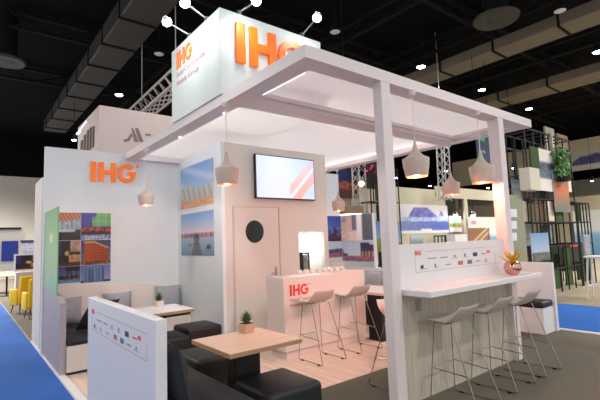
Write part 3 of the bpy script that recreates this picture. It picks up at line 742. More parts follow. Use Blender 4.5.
def pC(u, v):
    if v > .55 and u > .55: return fade((190, 140, 120), (220, 180, 160), hsh(int(u*9), int(v*9)))
    if .15 < v < .45 and u > .5: return fade((190, 110, 70), (240, 200, 150), hsh(int(u*12), int(v*12)))
    if (u-.42)**2+(v-.5)**2 < .01: return (230, 190, 130)
    if u < .2 and v > .4: return (40, 45, 100)
    if v < .12: return (110, 35, 25)
    return fade((14, 10, 14), (44, 26, 22), hsh(int(u*12), int(v*12)))
def pD(u, v):
    top = .95-.55*max(0, u-.45)-.25*max(0, .12-u)
    if .1 < u < .92 and .14 < v < top:
        if v > top-.06: return (225, 200, 120)
        return (120, 40, 10) if win(u, v, 11, 9, .45) else fade((226, 96, 30), (170, 62, 24), u)
    if v <= .16: return fade((200, 140, 100), (60, 45, 50), hsh(int(u*14), int(v*14)))
    return fade((130, 136, 180), (50, 60, 110), v)
def pE(u, v):
    for cx in (.48, .62, .85):
        if abs(u-cx) < .02 and v > .3: return (25, 25, 35)
        if (u-cx)**2*2+(v-.85)**2*1.4 < .03: return (28, 34, 40)
    if v < .22: return fade((60, 110, 190), (150, 190, 230), hsh(int(u*12), int(v*20)))
    if v < .45: return fade((20, 20, 40), (180, 150, 120), hsh(int(u*16), int(v*16))**3)
    return fade((120, 130, 190), (70, 80, 150), v)
def pF(u, v):
    for x0, x1, tp in ((.08, .3, .88), (.3, .55, .8), (.55, .62, .95), (.62, .78, .9)):
        if x0 < u < x1 and v < tp-.15*abs(u-(x0+x1)/2): 
            c = fade((40, 70, 120), (110, 150, 200), hsh(int(u*26), int(x0*10)))
            return (205, 220, 240) if (u*9) % 1 < .12 else c
    if v < .12: return (60, 50, 90)
    return fade((176, 182, 226), (120, 130, 200), v)
def pG(u, v):
    if v > .46+.05*math.sin(u*7): 
        c = fade((168, 196, 226), (110, 150, 214), (v-.45)*1.6); return fade(c, (225, 230, 236), .5*max(0, math.sin(u*6+v*14)))
    if v > .17: return fade((216, 208, 198), (176, 174, 168), .5+.5*math.sin(u*40+v*9) if v > .2 else .3)
    return fade((222, 150, 96), (240, 190, 150), hsh(int(u*22), int(v*30)))
def pH(u, v):
    cx = .5
    if v < .42 and abs(u-cx) < .05+.28*(.42-v): return (96, 104, 118) if (v*30) % 1 < .8 else (60, 66, 80)
    if .38 < v < .5 and abs(u-cx) < .09-.5*abs(v-.38): return (48, 44, 46)
    if .3 < v < .4 and abs(u-cx) < .07: return (220, 150, 110)
    if (u-.85)**2*3+(v-.19)**2*5 < .012: return (50, 56, 66)
    if (u-.3)**2*4+(v-.25)**2*14 < .008: return (70, 80, 92)
    if v < .42: return fade((104, 134, 158), (160, 180, 196), v/.42)
    if v < .52: return fade((216, 130, 110), (110, 90, 120), hsh(int(u*20), 1))
    return fade((222, 206, 216), (110, 160, 222), (v-.5)*2)
def pI(u, v):
    if u < .33 and v < .85: return (60, 70, 130) if (v*8) % 1 < .55 else (200, 150, 150)
    if v < .2: return fade((24, 22, 40), (90, 60, 60), hsh(int(u*12), int(v*12)))
    if u > .5 and v < .55: return (40, 50, 110) if hsh(int(u*12), int(v*10)) > .4 else (120, 140, 190)
    return fade((110, 130, 210), (40, 70, 170), v)
def pJ(u, v):
    if u > .68: return fade((70, 80, 96), (110, 118, 130), (math.sin(u*90)+1)/2)
    if u > .5: return (235, 240, 245)
    if u > .36 and v > .4: return (90, 98, 112) if math.sin(u*120) > 0 else (120, 128, 140)
    if v < .22+.3*(1-u)*.6 and u < .5: return fade((226, 190, 186), (240, 225, 220), hsh(int(u*8), int(v*8)))
    if v < .12: return (60, 44, 50)
    if (u-.12)**2+(v-.45)**2 < .008: return (225, 200, 160)
    if (u-.1)**2+(v-.82)**2 < .006: return (150, 150, 160)
    return fade((232, 214, 208), (206, 180, 176), v)
def pK(u, v):
    if v < .22: return fade((226, 232, 238), (160, 190, 206), u)
    if v < .42: return fade((196, 110, 104), (90, 84, 130), hsh(int(u*30), int(v*14)))
    if u < .33 and v < .42+.3*u+.14: return (110, 120, 160) if win(u, v, 16, 12) else (64, 70, 110)
    if .33 < u < .42 and v < .52: return (70, 76, 110)
    if u > .72 and v < .92 and not (v > .84 and u > .92):
        return (56, 56, 84) if v > .6 or (u*14) % 1 < .4 else (196, 146, 130)
    return fade((214, 226, 240), (186, 206, 232), v)
def pMtn(u, v):
    h = .45+.45*min(1, max(0, (u-.12)/.16))*min(1, max(0, (.86-u)/.3)); h2 = .5+.3*max(0, 1-abs(u-.85)/.1)
    if v < .10: return (236, 234, 236)
    if v < .16 and .4 < u < .62: return (236, 234, 236)
    if v < .42: return fade((70, 84, 170), (150, 160, 190), .6*(1-u)+.3*hsh(int(u*30), int(v*20)))
    if v < .55: return fade((226, 226, 240), (130, 150, 210), hsh(int(u*28), int(v*24)))
    if v < max(h, h2): return fade((150, 140, 190), (86, 90, 170), hsh(int(u*24), int(v*10)))
    return (228, 218, 216)
def pOrange(u, v): return fade((216, 110, 70), (110, 120, 110), abs(v-.55)*1.8+.2*hsh(int(u*6), int(v*10)))
def pField(u, v):
    if v < .45: return fade((176, 160, 50), (110, 130, 50), hsh(int(u*8), int(v*12)))
    return fade((190, 210, 220), (90, 140, 200), v)
def pSea(u, v):
    return fade((110, 160, 200), (190, 215, 235), v) if v < .5 else (236, 232, 226)
def pCity(u, v):
    if v < .3: return fade((46, 50, 60), (130, 130, 120), hsh(int(u*14), int(v*12)))
    return fade((200, 214, 226), (120, 160, 205), v)
def pDusk(u, v):
    if v < .22: return fade((60, 44, 50), (110, 60, 50), hsh(int(u*10), int(v*12)))
    if v < .42: return fade((216, 106, 60), (60, 50, 90), hsh(int(u*9), int(v*16)))
    return fade((36, 44, 92), (20, 30, 74), v)
# photo mural on the left wall: six prints
t = thing('photo_mural', 'block of six hotel photographs on the left white wall', 'mural', (1.55, BY-.001, 1.6))
xs = [P(57.0, 240, 1, BY).x, P(81, 240, 1, BY).x, P(111, 240, 1, BY).x]
zt = 2.19; r1, r2, r3 = 1.74, 1.33, 1.06
for c, fns in ((0, (pA, pC, pE)), (1, (pB, pD, pF))):
    x0, x1 = xs[c], xs[c+1]
    for (za, zb), fn in zip(((r1, zt), (r2, r1), (r3, r2)), fns):
        if za == r3: za = 1.065 if c == 0 else 1.045
        picture('photograph', Vector((x0, BY-.008, za))-t.location, X*(x1-x0-.006), Z*(zb-za-.006), (lambda f: lambda u, v: tuple(q*.86 for q in f(u, v)))(fn), 40, 32, t, None, .006, (0, -1, 0))
# two landscape prints on the side wall (plane x = 3.15, facing -x)
for (za, zb), fn, nm in (((2.25, 3.0), pG, 'upper landscape photograph of pale rocks under a blue sky on the side wall'), ((1.41, 2.15), pH, 'lower landscape photograph of a jetty at dusk on the side wall')):
    o = picture('framed_photograph', (3.142, 7.46, za), -Y*1.30, Z*(zb-za), fn, 48, 34, None, None, .006, (-1, 0, 0)); tag(o, nm, 'picture')
# right: one print on the back wall, two on the side wall
t = thing('photo_mural', 'hotel photographs on the low right wall beyond the reception counter', 'mural', (7.2, BY-.03, 1.5))
za, zm, zb = 1.055, 1.56, 2.175
picture('photograph', Vector((6.55, BY-.008, zm))-t.location, X*.82, Z*(zb-zm), pI, 24, 26, t, None, .006, (0, -1, 0))
picture('photograph', Vector((6.55, BY-.008, za))-t.location, X*.82, Z*(zm-za-.006), lambda u, v: pK(u*.3, v), 24, 26, t, None, .006, (0, -1, 0))
picture('photograph', Vector((7.372, 7.61, zm))-t.location, -Y*1.02, Z*(zb-zm), pJ, 44, 26, t, None, .006, (-1, 0, 0))
picture('photograph', Vector((7.372, 7.61, .93))-t.location, -Y*1.02, Z*(zm-.93-.006), lambda u, v: pK(.3+u*.7, v), 44, 30, t, None, .006, (-1, 0, 0))
# orange letters on the left wall
t = thing('wall_lettering', 'orange raised letters mounted high on the left white wall', 'lettering', (1.64, BY, 2.7))
a = P(90.4, 181.3, 1, BY)
ihg(t, ORANGE, Vector((a.x, BY-.002, a.z))-t.location, X, Z, -Y, .335, .035)
# green print outside the left low wall
bm = NB(); prism(bm, [(6.5, .987), (7.60, 1.054), (7.60, 2.18), (6.5, 2.18)], .016, (BX0, 0, 0), Y, Z, X)
go = tag(obj('green_graphic_panel', bm, mat('green_print', (112, 176, 128), .4, var=.12, scale=1.5)), 'green graphic panel on the outside of the left low wall', 'graphic panel')
bm = NB(); prism(bm, [(-.16, -.05), (.16, -.05), (.13, .1), (.02, .05), (-.1, .1)], .0015, (BX0-.0016, 7.0, 1.75), Y, Z, X)
obj('pale_mark', bm, mat('pale_green_vinyl', (190, 220, 190), .5), go)

# ================================================================== NEIGHBOURING STANDS, LEFT AND BEHIND
PINKP = mat('pinkish_panel', (206, 188, 184), .6, var=.02)
t = thing('neighbouring_stand', 'pinkish white stand tower with grey letters behind the left wall', 'exhibition stand', (2.1, 9.06, 0.006))
def lo(name, bm, m, smooth=False): bmesh.ops.translate(bm, verts=bm.verts, vec=-t.location); return obj(name, bm, m, t, smooth)
lo('stand_wall', box(NB(), 2.1, 8.2, 9.06, 11.1, .006, 4.5), PINKP)
GL = mat('grey_letters', (128, 110, 106), .7, var=.05)
LQ = []
for poly in ([(180, 150), (200, 165), (242, 272), (206, 270)], [(213, 155), (240, 155), (286, 272), (252, 270)], [(118, 271), (118, 250), (148, 245), (180, 195), (192, 222), (160, 268)], [(300, 203), (340, 203), (352, 220), (300, 216)]):
    LQ.append([P(110+x/8.51, 110+y/8.51, 1, 9.06) for x, y in poly])
for pl in LQ:
    bm = NB(); prism(bm, [(q.x, q.z) for q in pl], .008, (0, 9.06, 0), X, Z, -Y); lo('letter', bm, GL)
for k, yy in enumerate((10.7, 10.4, 10.1, 9.85, 9.6)):
    bm = NB(); hh = .35+.15*hsh(k, 2); prism(bm, [(0, 0), (.12, 0), (.16, hh), (.04, hh)], .03, (2.1, yy, 3.72), -Y, Z, -X); lo('letters', bm, GL)
bm = NB(); box(bm, 1.92, 1.96, 10.05, 10.35, 4.14, 4.18); tube(bm, [(1.94, 10.2, 4.18), (2.1, 10.2, 4.45)], .015); lo('picture_light', bm, STRIP)
tag(obj('stand_side_panel', box(NB(), 1.0, 1.05, 8.0, 8.88, .031, 2.79), mat('cream_white_panel', (228, 218, 210), .6, var=.02)), 'tall narrow pinkish panel left of the white back wall', 'panel')
def truss(name, a, b, w, m, label, step=None, hang=()):
    a, b = Vector(a), Vector(b); d = (b-a); L = d.length; d.normalize(); s = d.cross(Z if abs(d.z) < .9 else X).normalized(); q = d.cross(s)
    bm = NB(); cs = [(s*i+q*j)*w/2 for i, j in ((-1, -1), (1, -1), (1, 1), (-1, 1))]
    for c in cs: tube(bm, [a+c, b+c], w*.085, 6)
    for f in hang:
        h = a+(b-a)*f; tube(bm, [h+Z*w*.4, Vector((h.x, h.y, 9.58))], .015, 5)
    n = max(2, int(L/(step or w)))
    for k in range(n):
        for i in range(4):
            p0, p1 = cs[i], cs[(i+1) % 4]
            tube(bm, [a+d*(L*k/n)+p0, a+d*(L*(k+1)/n)+p1], w*.055, 4)
    return tag(obj(name, bm, m), label, 'truss')
TR = mat('aluminium_truss', (206, 198, 194), .5, .2)
a, b = P(136, 117, 0, 4.4), P(185, 74, 0, 4.4)
truss('lighting_truss', a, b, .42, TR, 'pale aluminium lighting truss slanting behind the tall sign box', None, (.15, .85))
# left: notice boards, table, chairs
YL = mat('yellow_upholstery', (246, 198, 20), .6, var=.06)
def chair(x, y, rz, label):
    t = thing('yellow_armchair', label, 'armchair', (x, y, .006), rz); t.scale = (.66, .8, .94)
    obj('seat', box(NB(), -.3, .3, -.3, .28, .3, .47, .05, 3), YL, t, True)
    bm = box(NB(), -.34, .34, .2, .34, .26, 1.0, .06, 3)
    for v in bm.verts: v.co.y += max(0, v.co.z-.4)*.18
    obj('backrest', bm, YL, t, True)
    for s in (-1, 1): obj('arm', box(NB(), s*.34-.05, s*.34+.05, -.26, .24, .22, .66, .04, 3), YL, t, True)
    for sx in (-1, 1):
        for sy in (-1, 1): obj('leg', tube(NB(), [(sx*.22, sy*.2, .3), (sx*.28, sy*.27, 0)], [.028, .016], 8), mat('walnut_leg', (110, 70, 45), .5), t)
chair(1.29, 13.3, math.radians(200), 'yellow armchair on wooden legs left of the side panel')
chair(1.42, 12.0, math.radians(188), 'nearer yellow armchair half hidden by the narrow side panel')
q = P(1, 262, 1, 21)
t = thing('notice_board', 'blue notice board in a white panel at the far left', 'notice board', (1.1, 21, 0.006))
lo('board_panel', box(NB(), .0, 2.05, 21, 21.06, .8, 2.55), mat('cream_board', (214, 208, 190), .6))
lo('pinboard', box(NB(), P(1.5, 250, 1, 20.97).x, P(18, 250, 1, 20.97).x, 20.95, 21, P(9, 261, 1, 20.97).z, P(9, 241, 1, 20.97).z), mat('blue_felt', (40, 56, 140), .7, var=.2))
lo('black_rail', box(NB(), -.2, P(21, 230, 1, 21).x, 20.93, 21.0, P(10, 229.5, 1, 21).z, P(10, 228, 1, 21).z+.02), MATTB)
lo('post', box(NB(), .0, .06, 20.98, 21.04, .006, .8), MATTB); lo('post', box(NB(), 1.99, 2.05, 20.98, 21.04, .006, .8), MATTB)
a, b = P(20, 256, 1, 19), P(35, 240, 1, 19)
t = thing('poster_stand', 'white printed poster stand behind the yellow armchairs', 'poster stand', (a.x, 19, .006))
def pPost(u, v): 
    if v > .82: return (60, 70, 110) if u < .5 else (225, 225, 235)
    return (150, 140, 180) if (v*9) % 1 < .4 and hsh(int(u*16), int(v*9)) > .4 else (228, 226, 236)
picture('poster', Vector((a.x, 19, a.z))-t.location, X*(b.x-a.x+.4), Z*(b.z-a.z), pPost, 24, 20, t, None, .02, (0, -1, 0))
lo('legs', box(NB(), a.x+.1, a.x+.16, 19.0, 19.04, .006, a.z), MATTB)
a, b = P(15.5, 270, 1, 16.5), P(32, 255, 1, 16.5)
t = thing('picture_stand', 'dark photo board with white frame behind the yellow armchairs', 'picture stand', (a.x, 16.5, .006))
picture('photograph', Vector((a.x, 16.5, a.z))-t.location, X*(b.x-a.x+.4), Z*(b.z-a.z), pC, 20, 16, t, None, .02, (0, -1, 0))
bm = NB(); wv = b.x-a.x+.4
for q in [(-.05, 0, -.06, b.z-a.z+.05), (wv, wv+.05, -.06, b.z-a.z+.05), (0, wv, b.z-a.z, b.z-a.z+.05), (0, wv, -.06, 0)]: box(bm, a.x+q[0], a.x+q[1], 16.48, 16.53, a.z+q[2], a.z+q[3])
lo('frame', bm, WHITE)
lo('cabinet', box(NB(), a.x, a.x+wv, 16.3, 16.7, .006, a.z-.08), mat('stand_beige', (206, 190, 170), .6))
a = P(7, 275, 2, .75)
t = thing('side_table', 'small white table on a thin black leg at the far left edge', 'table', (a.x, a.y, .006))
obj('table_top', lathe(NB(), [(0, .71), (.42, .71), (.42, .74), (0, .74)], 28), WHITE, t, True)
obj('leg', tube(NB(), [(0, 0, .02), (0, 0, .71)], .03, 8), MATTB, t, True)
obj('base_disc', lathe(NB(), [(0, 0), (.25, 0), (.24, .02), (0, .02)], 24), MATTB, t, True)

# ================================================================== STANDS BEYOND, RIGHT AND BEHIND
BEI = mat('beige_stand_wall', (204, 190, 160), .7, var=.04, scale=1.5)
OLV = mat('olive_beige_panel', (150, 150, 122), .7, var=.04)
YB2 = 10.4
a, b = P(398, 193, 1, YB2), P(500, 220, 1, YB2)
t = thing('beige_stand', 'beige stand wall with a wide mountain banner seen over the bar', 'exhibition stand', (a.x, YB2, 0))
def lo2(name, bm, m, smooth=False): bmesh.ops.translate(bm, verts=bm.verts, vec=-t.location); return obj(name, bm, m, t, smooth)
lo2('stand_wall', box(NB(), 9.9, 16.4, YB2, YB2+.1, 0, 3.55), BEI)
lo2('header_beam', box(NB(), P(437, 200, 1, YB2-.6).x, 21, YB2-.6, YB2-.5, 3.15, 3.6), BEI)
lo2('stand_wall', box(NB(), 16.4, 22, YB2, YB2+.1, 0, 2.3), mat('tan_panel', (176, 142, 116), .7))
lo2('stand_post', box(NB(), P(465, 210, 1, YB2-.6).x, P(468, 210, 1, YB2-.6).x, YB2-.6, YB2-.5, 0, 3.15), BEI)
lo2('stand_post', box(NB(), 20.85, 21, YB2-.6, YB2-.5, 0, 3.15), BEI)
a, b = P(401, 235, 1, YB2-.02), P(447.5, 207, 1, YB2-.02)
o = picture('mountain_banner', (a.x, YB2-.008, P(401, 234, 1, YB2).z), X*(b.x-a.x), Z*(b.z-P(447, 234, 1, YB2).z), pMtn, 70, 34, None, None, .006, (0, -1, 0)); tag(o, 'wide banner of a blue flat topped mountain on the beige wall', 'banner')
def flat(name, px0, py0, px1, py1, yy, fn, label, cat, n=(20, 20), thick=.02):
    a, b = P(px0, py1, 1, yy), P(px1, py0, 1, yy); mid = P((px0+px1)/2, (py0+py1)/2, 1, yy)
    z0 = P((px0+px1)/2, py1, 1, yy).z; z1 = P((px0+px1)/2, py0, 1, yy).z
    return tag(picture(name, (a.x, yy, z0), X*(b.x-a.x), Z*(z1-z0), fn, n[0], n[1], None, None, thick, (0, -1, 0)), label, cat)
flat('framed_photograph', 411, 236, 423, 244, YB2-.03, lambda u, v: fade((120, 130, 140), (200, 205, 210), v), 'small grey picture below the mountain banner', 'picture')
def pYel(u, v): return (236, 234, 228) if v < .3 else (fade((200, 190, 60), (110, 120, 60), hsh(int(u*8), int(v*8))) if v < .55 else (210, 225, 220))
flat('wall_poster', 450, 216, 461, 232, YB2-.03, pYel, 'poster with yellow flowers right of the mountain banner', 'poster')
flat('wall_poster', 468.5, 217, 496, 228, YB2-.7, lambda u, v: fade((236, 228, 216), (200, 150, 170), 1 if (u-.18)**2*4+(v-.5)**2 < .03 else 0), 'wide cream sign panel with a pink shape', 'poster')
def pWood(u, v): return (236, 206, 160) if abs((u*1.3-v)-.2) < .07 or abs((u*1.3-v)-.55) < .07 else (150, 104, 76)
flat('slatted_wood_panel', 468.5, 228, 489, 243, YB2-.75, pWood, 'brown panel with diagonal pale wooden slats above the bar', 'panel')
flat('blue_panel', 489.5, 228, 499, 243, YB2-.75, pSea, 'pale blue panel beside the diagonal wooden slats', 'panel', (10, 10))
flat('dark_rack', 434, 235, 455, 244, YB2-.3, lambda u, v: (30, 28, 26) if (u*6) % 1 < .35 or v > .85 else (206, 196, 176), 'dark slatted rack below the mountain banner', 'rack', (36, 12))
a, b = P(455.5, 244, 1, YB2-.75), P(467, 234, 1, YB2-.75)
tag(obj('white_display_unit', box(NB(), a.x, b.x, YB2-.75, YB2-.35, 0, b.z), WHITE), 'white display unit beneath the small hanging lamps', 'display unit')
for px, lb in ((455.5, 'left small hanging lamp in the beige stand'), (473, 'right small hanging lamp in the beige stand')):
    q = P(px, 216, 1, YB2-.35); t = thing('hanging_lamp', lb, 'pendant lamp', q)
    obj('cord', tube(NB(), [(0, 0, .15), (0, 0, 3.7-q.z)], .015, 5), MATTB, t)
    obj('shade', lathe(NB(), [(.03, .22), (.14, .1), (.15, .04), (.14, .04), (.02, .2)], 18), STEEL, t, True); obj('bulb', lathe(NB(), [(0, -.08), (.08, -.03), (.09, .03), (0, .1)], 14), LENSW, t, True)
# hanging truss column and others
a = P(441, 140, 1, 9.0); truss('lighting_truss', (a.x, 9.0, 2.9), (a.x+.1, 9.0, 5.5), .32, TR, 'vertical lattice truss above the beige stand wall', None, (1,))
a = P(358.5, 180, 1, 9.6); truss('lighting_truss', (a.x, 9.6, 1.0), (a.x+.05, 9.6, 6.5), .30, TR, 'vertical lattice truss right of the dark blue banner')
# between television wall and left post
YM = 10.6
t = thing('beige_stand', 'beige stand wall behind the hotel photos with a dark blue banner', 'exhibition stand', (10, YM, 0))
lo2('stand_wall', box(NB(), P(333, 200, 1, YM).x, P(393, 200, 1, YM).x, YM, YM+.1, 0, P(350, 176, 1, YM).z), BEI)
lo2('switch_box', box(NB(), P(360, 200, 1, YM-.05).x, P(364.5, 200, 1, YM-.05).x, YM-.06, YM, P(362, 200, 1, YM).z, P(362, 194, 1, YM).z), WHITE)
flat('dusk_banner', 338, 158, 356, 198.5, YM-.35, pDusk, 'dark blue dusk banner with an orange skyline', 'banner', (20, 36))
q = P(350.5, 211, 1, 9.2); t = thing('drum_lamp', 'round wooden drum lamp glowing above the hotel room photo', 'pendant lamp', q)
obj('drum', lathe(NB(), [(.38, -.1), (.40, -.1), (.40, .12), (.38, .12), (.38, -.1)], 30), mat('drum_wood', (150, 122, 92), .5), t, True)
obj('diffuser', lathe(NB(), [(0, -.15), (.28, -.15), (.34, -.11), (.37, -.08), (0, -.08)], 30), mat('warm_diffuser', (255, 236, 200), .5, emit=2.2), t, True)
obj('cord', tube(NB(), [(0, 0, -.07), (0, 0, 9.6-q.z)], .012, 5), MATTB, t)
q = P(361.5, 184, 1, 9.1); t = thing('wall_lamp', 'small glowing lamp left of the green shelving', 'lamp', q)
obj('glass', lathe(NB(), [(0, -.09), (.08, -.04), (.09, .05), (0, .1)], 16), mat('warm_lens', (255, 220, 170), .4, emit=4), t, True); obj('stem', tube(NB(), [(0, 0, .08), (0, 0, .9)], .012, 5), MATTB, t)
PK = mat('pink_neon', (255, 40, 90), .4, emit=2)
q = P(367, 171, 1, 9.8); t = thing('neon_sign', 'pink red neon squiggle on black above the green shelving', 'neon sign', q)
bm = NB(); tube(bm, [(0, 0, 0), (.12, 0, .12), (.2, 0, .05), (.25, 0, .2), (.38, 0, .16)], .022, 6); obj('tube', bm, PK, t)
bm = NB(); tube(bm, [(.5, 0, .05), (.52, 0, -.12), (.66, 0, -.14), (.72, 0, .02), (.6, 0, .06)], .03, 6); obj('tube', bm, PK, t)
lo('backboard', box(NB(), q.x-.1, q.x+1.0, 9.83, 9.88, q.z-.6, q.z+.35), MATTB)
# green shelving glimpsed right and left of the left post
def shelf_unit(label, x0, x1, y0, y1, z1, rows, cols, fill, extra=()):
    t = thing('display_shelving', label, 'display shelving', (x0, y0, 0))
    r = .015
    for k in range(cols+1):
        x = x0+(x1-x0)*k/cols
        for y in (y0, y1):
            obj('upright', box(NB(), x-r-x0, x+r-x0, y-r-y0, y+r-y0, 0, z1), MATTB, t)
    for z in rows:
        bm = NB()
        for y in (y0, y1): box(bm, 0, x1-x0, y-r-y0, y+r-y0, z-r, z+r)
        for k in range(cols+1):
            x = (x1-x0)*k/cols; box(bm, x-r, x+r, 0, y1-y0, z-r, z+r)
        obj('shelf_rail', bm, MATTB, t)
    for (c0, c1, za, zb, m, dy) in fill:
        xa = (x1-x0)*c0/cols+r; xb = (x1-x0)*c1/cols-r
        obj('infill_panel', box(NB(), xa, xb, dy, dy+.04, za, zb), m, t)
    return t
GRN = mat('moss_green_panel', (48, 74, 32), .8, var=.3, scale=14); CRM = mat('cream_panel', (214, 204, 182), .6); DKP = mat('dark_green_panel', (34, 52, 30), .7, var=.3, scale=9); GYP = mat('grey_photo_panel', (140, 150, 158), .5, var=.3, scale=7)
BRN = mat('brown_panel', (110, 84, 62), .6, var=.2)
a, b = P(371, 200, 1, 9.0), P(399, 200, 1, 9.0)
t = shelf_unit('green and black shelving seen on both sides of the left post', a.x, b.x, 9.0, 9.5, 3.9, (.7, 1.35, 2.1, 2.75, 3.4, 3.88), 4,
           [(0, 1, 2.15, 2.7, CRM, .1), (1, 2, 2.8, 3.35, GRN, .1), (0, 1, .1, .65, MATTB, .1), (2, 4, .1, 1.3, DKP, .2), (3, 4, 2.15, 3.35, GRN, .1), (1, 2, .75, 1.3, MATTB, .1), (3, 4, 3.45, 3.85, GRN, .1), (2, 3, 3.45, 3.85, CRM, .2), (1, 2, 2.15, 2.7, DKP, .3)])
flat('wall_poster', 372, 222, 383, 252, 8.96, pField, 'poster of a yellow field under blue sky left of the left post', 'poster')
flat('wall_poster', 394.5, 222, 400, 252, 8.96, pCity, 'narrow city poster right of the left post', 'poster', (8, 20))
# big black and green display structure, right
Ys = 4.67
x0 = P(530, 200, 1, Ys).x; x1 = P(569.5, 150, 1, Ys).x
zf = lambda py, px=545: P(px, py, 1, Ys).z
t = shelf_unit('tall black display scaffold with green and cream boxes at right', x0, x1, Ys, Ys+.7, 4.3, (.62, 1.22, 1.85, 2.45, 3.05, 4.28), 6,
   [(0, 1, .1, .6, GRN, .02), (2, 3, .1, .6, GRN, .02), (4, 5, .1, 1.2, GRN, .05), (1, 2, 1.25, 1.83, GYP, .4), (0, 1, 1.88, 2.42, CRM, .3), (1, 2, 1.88, 2.42, BRN, .1), (2, 3, 1.88, 2.42, CRM, .02), (3, 4, 1.88, 2.42, GRN, .0),
    (2, 3, 2.48, 3.0, DKP, .2), (1, 2, 2.48, 3.0, BRN, .3), (4, 5, 2.48, 3.0, CRM, .1), (0, 1, 1.25, 1.83, CRM, .5), (3, 5, .64, 1.2, DKP, .3), (0, 1, .64, 1.2, MATTB, .25), (1, 3, .64, 1.2, DKP, .3), (3, 4, 1.25, 1.8, DKP, .4), (4, 5, 1.25, 1.8, GYP, .5), (1, 2, .1, .6, MATTB, .2), (3, 4, .1, .6, DKP, .15), (3, 4, 2.48, 3.0, MATTB, .4), (0, 1, 2.48, 3.0, GYP, .4)])
flat('city_poster', 533, 233, 548, 261, 4.60, pCity, 'city photograph under a blue sky low on the tall scaffold', 'poster', (16, 24))
x2 = P(589, 210, 1, Ys).x
t = shelf_unit('lower black display rack with green boxes beside the tall scaffold', x1+.1, x2, Ys, Ys+.9, 2.45, (.62, 1.22, 1.85, 2.43), 4,
   [(0, 1, .1, 1.2, GRN, .02), (1, 2, .1, .6, DKP, .02), (2, 3, .64, 1.2, GRN, .05), (3, 4, .1, 1.2, DKP, .1), (1, 2, 1.88, 2.4, GRN, .05), (0, 1, 1.25, 1.83, MATTB, .2), (2, 3, .1, .6, GRN, .3)])
# hanging boxes on the tall scaffold
def box_at(name, px0, py0, px1, py1, yy, dep, m, label, cat):
    a = P(px0, py0, 1, yy); b = P(px1, py1, 1, yy); pm = (px0+px1)/2
    return tag(obj(name, box(NB(), a.x, b.x, yy, yy+dep, P(pm, py1, 1, yy).z, P(pm, py0, 1, yy).z), m), label, cat)
YH = Ys-.06
box_at('display_box', 529, 168, 541, 190, YH-.25, .24, CRM, 'cream display box hung on the tall scaffold below the green panel', 'display box')
box_at('green_board', 530, 147, 540, 167.5, YH-.02, .04, GRN, 'moss green panel high on the tall scaffold', 'display panel')
flat('photo_board', 540.5, 150, 552, 191, YH, lambda u, v: (fade((120, 132, 150), (60, 70, 84), hsh(int(u*7), int(v*12))) if .3 < v < .68 else (226, 222, 212)), 'white panel with a grey photograph high on the tall scaffold', 'display panel', (12, 24))
flat('orange_poster', 556, 172, 567, 212, YH-.03, lambda u, v: pOrange(u, v) if v < .8 else (80, 120, 150), 'tall orange and green poster on the scaffold below the foliage', 'poster', (10, 30))
box_at('olive_board', 545, 128, 556, 152, YH+.5, .05, OLV, 'olive beige panel at the top of the tall scaffold', 'display panel')
box_at('brown_board', 557, 135, 569, 152, YH+.5, .05, BRN, 'brown panel at the top right of the tall scaffold', 'display panel')
box_at('cream_column', 552, 132, 555.5, 175, YH, .1, CRM, 'tall narrow cream column left of the foliage', 'column')
box_at('display_box', 567.5, 176, 572, 192, YH, .2, CRM, 'small cream box right of the orange poster', 'display box')
bm = NB(); c0 = P(562, 164, 1, YH-.15)
for k in range(420):
    a_ = hsh(k, 1)*2*PI; rr = hsh(k, 2)**.5; p = c0+Vector((math.cos(a_)*rr*.36, -.12+.24*hsh(k, 3), (hsh(k, 4)-.5)*1.0*(1.1-.4*rr)))
    s1 = Vector((hsh(k, 5)-.5, hsh(k, 6)-.5, hsh(k, 7)-.5)).normalized()*.07; s2 = s1.cross(Vector((hsh(k, 8)-.5, 1, hsh(k, 9)-.5))).normalized()*.035
    vs = [bm.verts.new(q) for q in (p-s1, p+s2, p+s1, p-s2)]; bm.faces.new(vs)
t = thing('hanging_foliage', 'cascade of green foliage above the orange poster', 'plant', c0); bmesh.ops.translate(bm, verts=bm.verts, vec=-c0); obj('leaves', bm, mat('bright_leaf', (84, 130, 70), .5, var=.5, scale=6), t)
bm = NB(); lathe(bm, [(0, -.5), (.16, -.48), (.2, -.36), (0, -.36)], 14); obj('planter', bm, MATTB, t)
# olive panel with papers behind the right post
q0, q1 = P(504, 230, 1, 4.58), P(523, 230, 1, 4.58)
t = thing('paper_wall', 'olive beige display wall with white papers behind the right post', 'display wall', (q0.x, 4.58, 0))
lo2('panel', box(NB(), q0.x-.2, q1.x+.12, 4.58, 4.63, 0, P(515, 195, 1, 4.58).z), OLV)
for k, py in enumerate((208, 220, 232)):
    a, b = P(510, py+9, 1, 4.56), P(517, py, 1, 4.56); lo2('paper', box(NB(), a.x, b.x, 4.57, 4.58, a.z, a.z+(P(510, py, 1, 4.56).z-a.z)*.9), mat('paper_white', (226, 228, 230), .7))
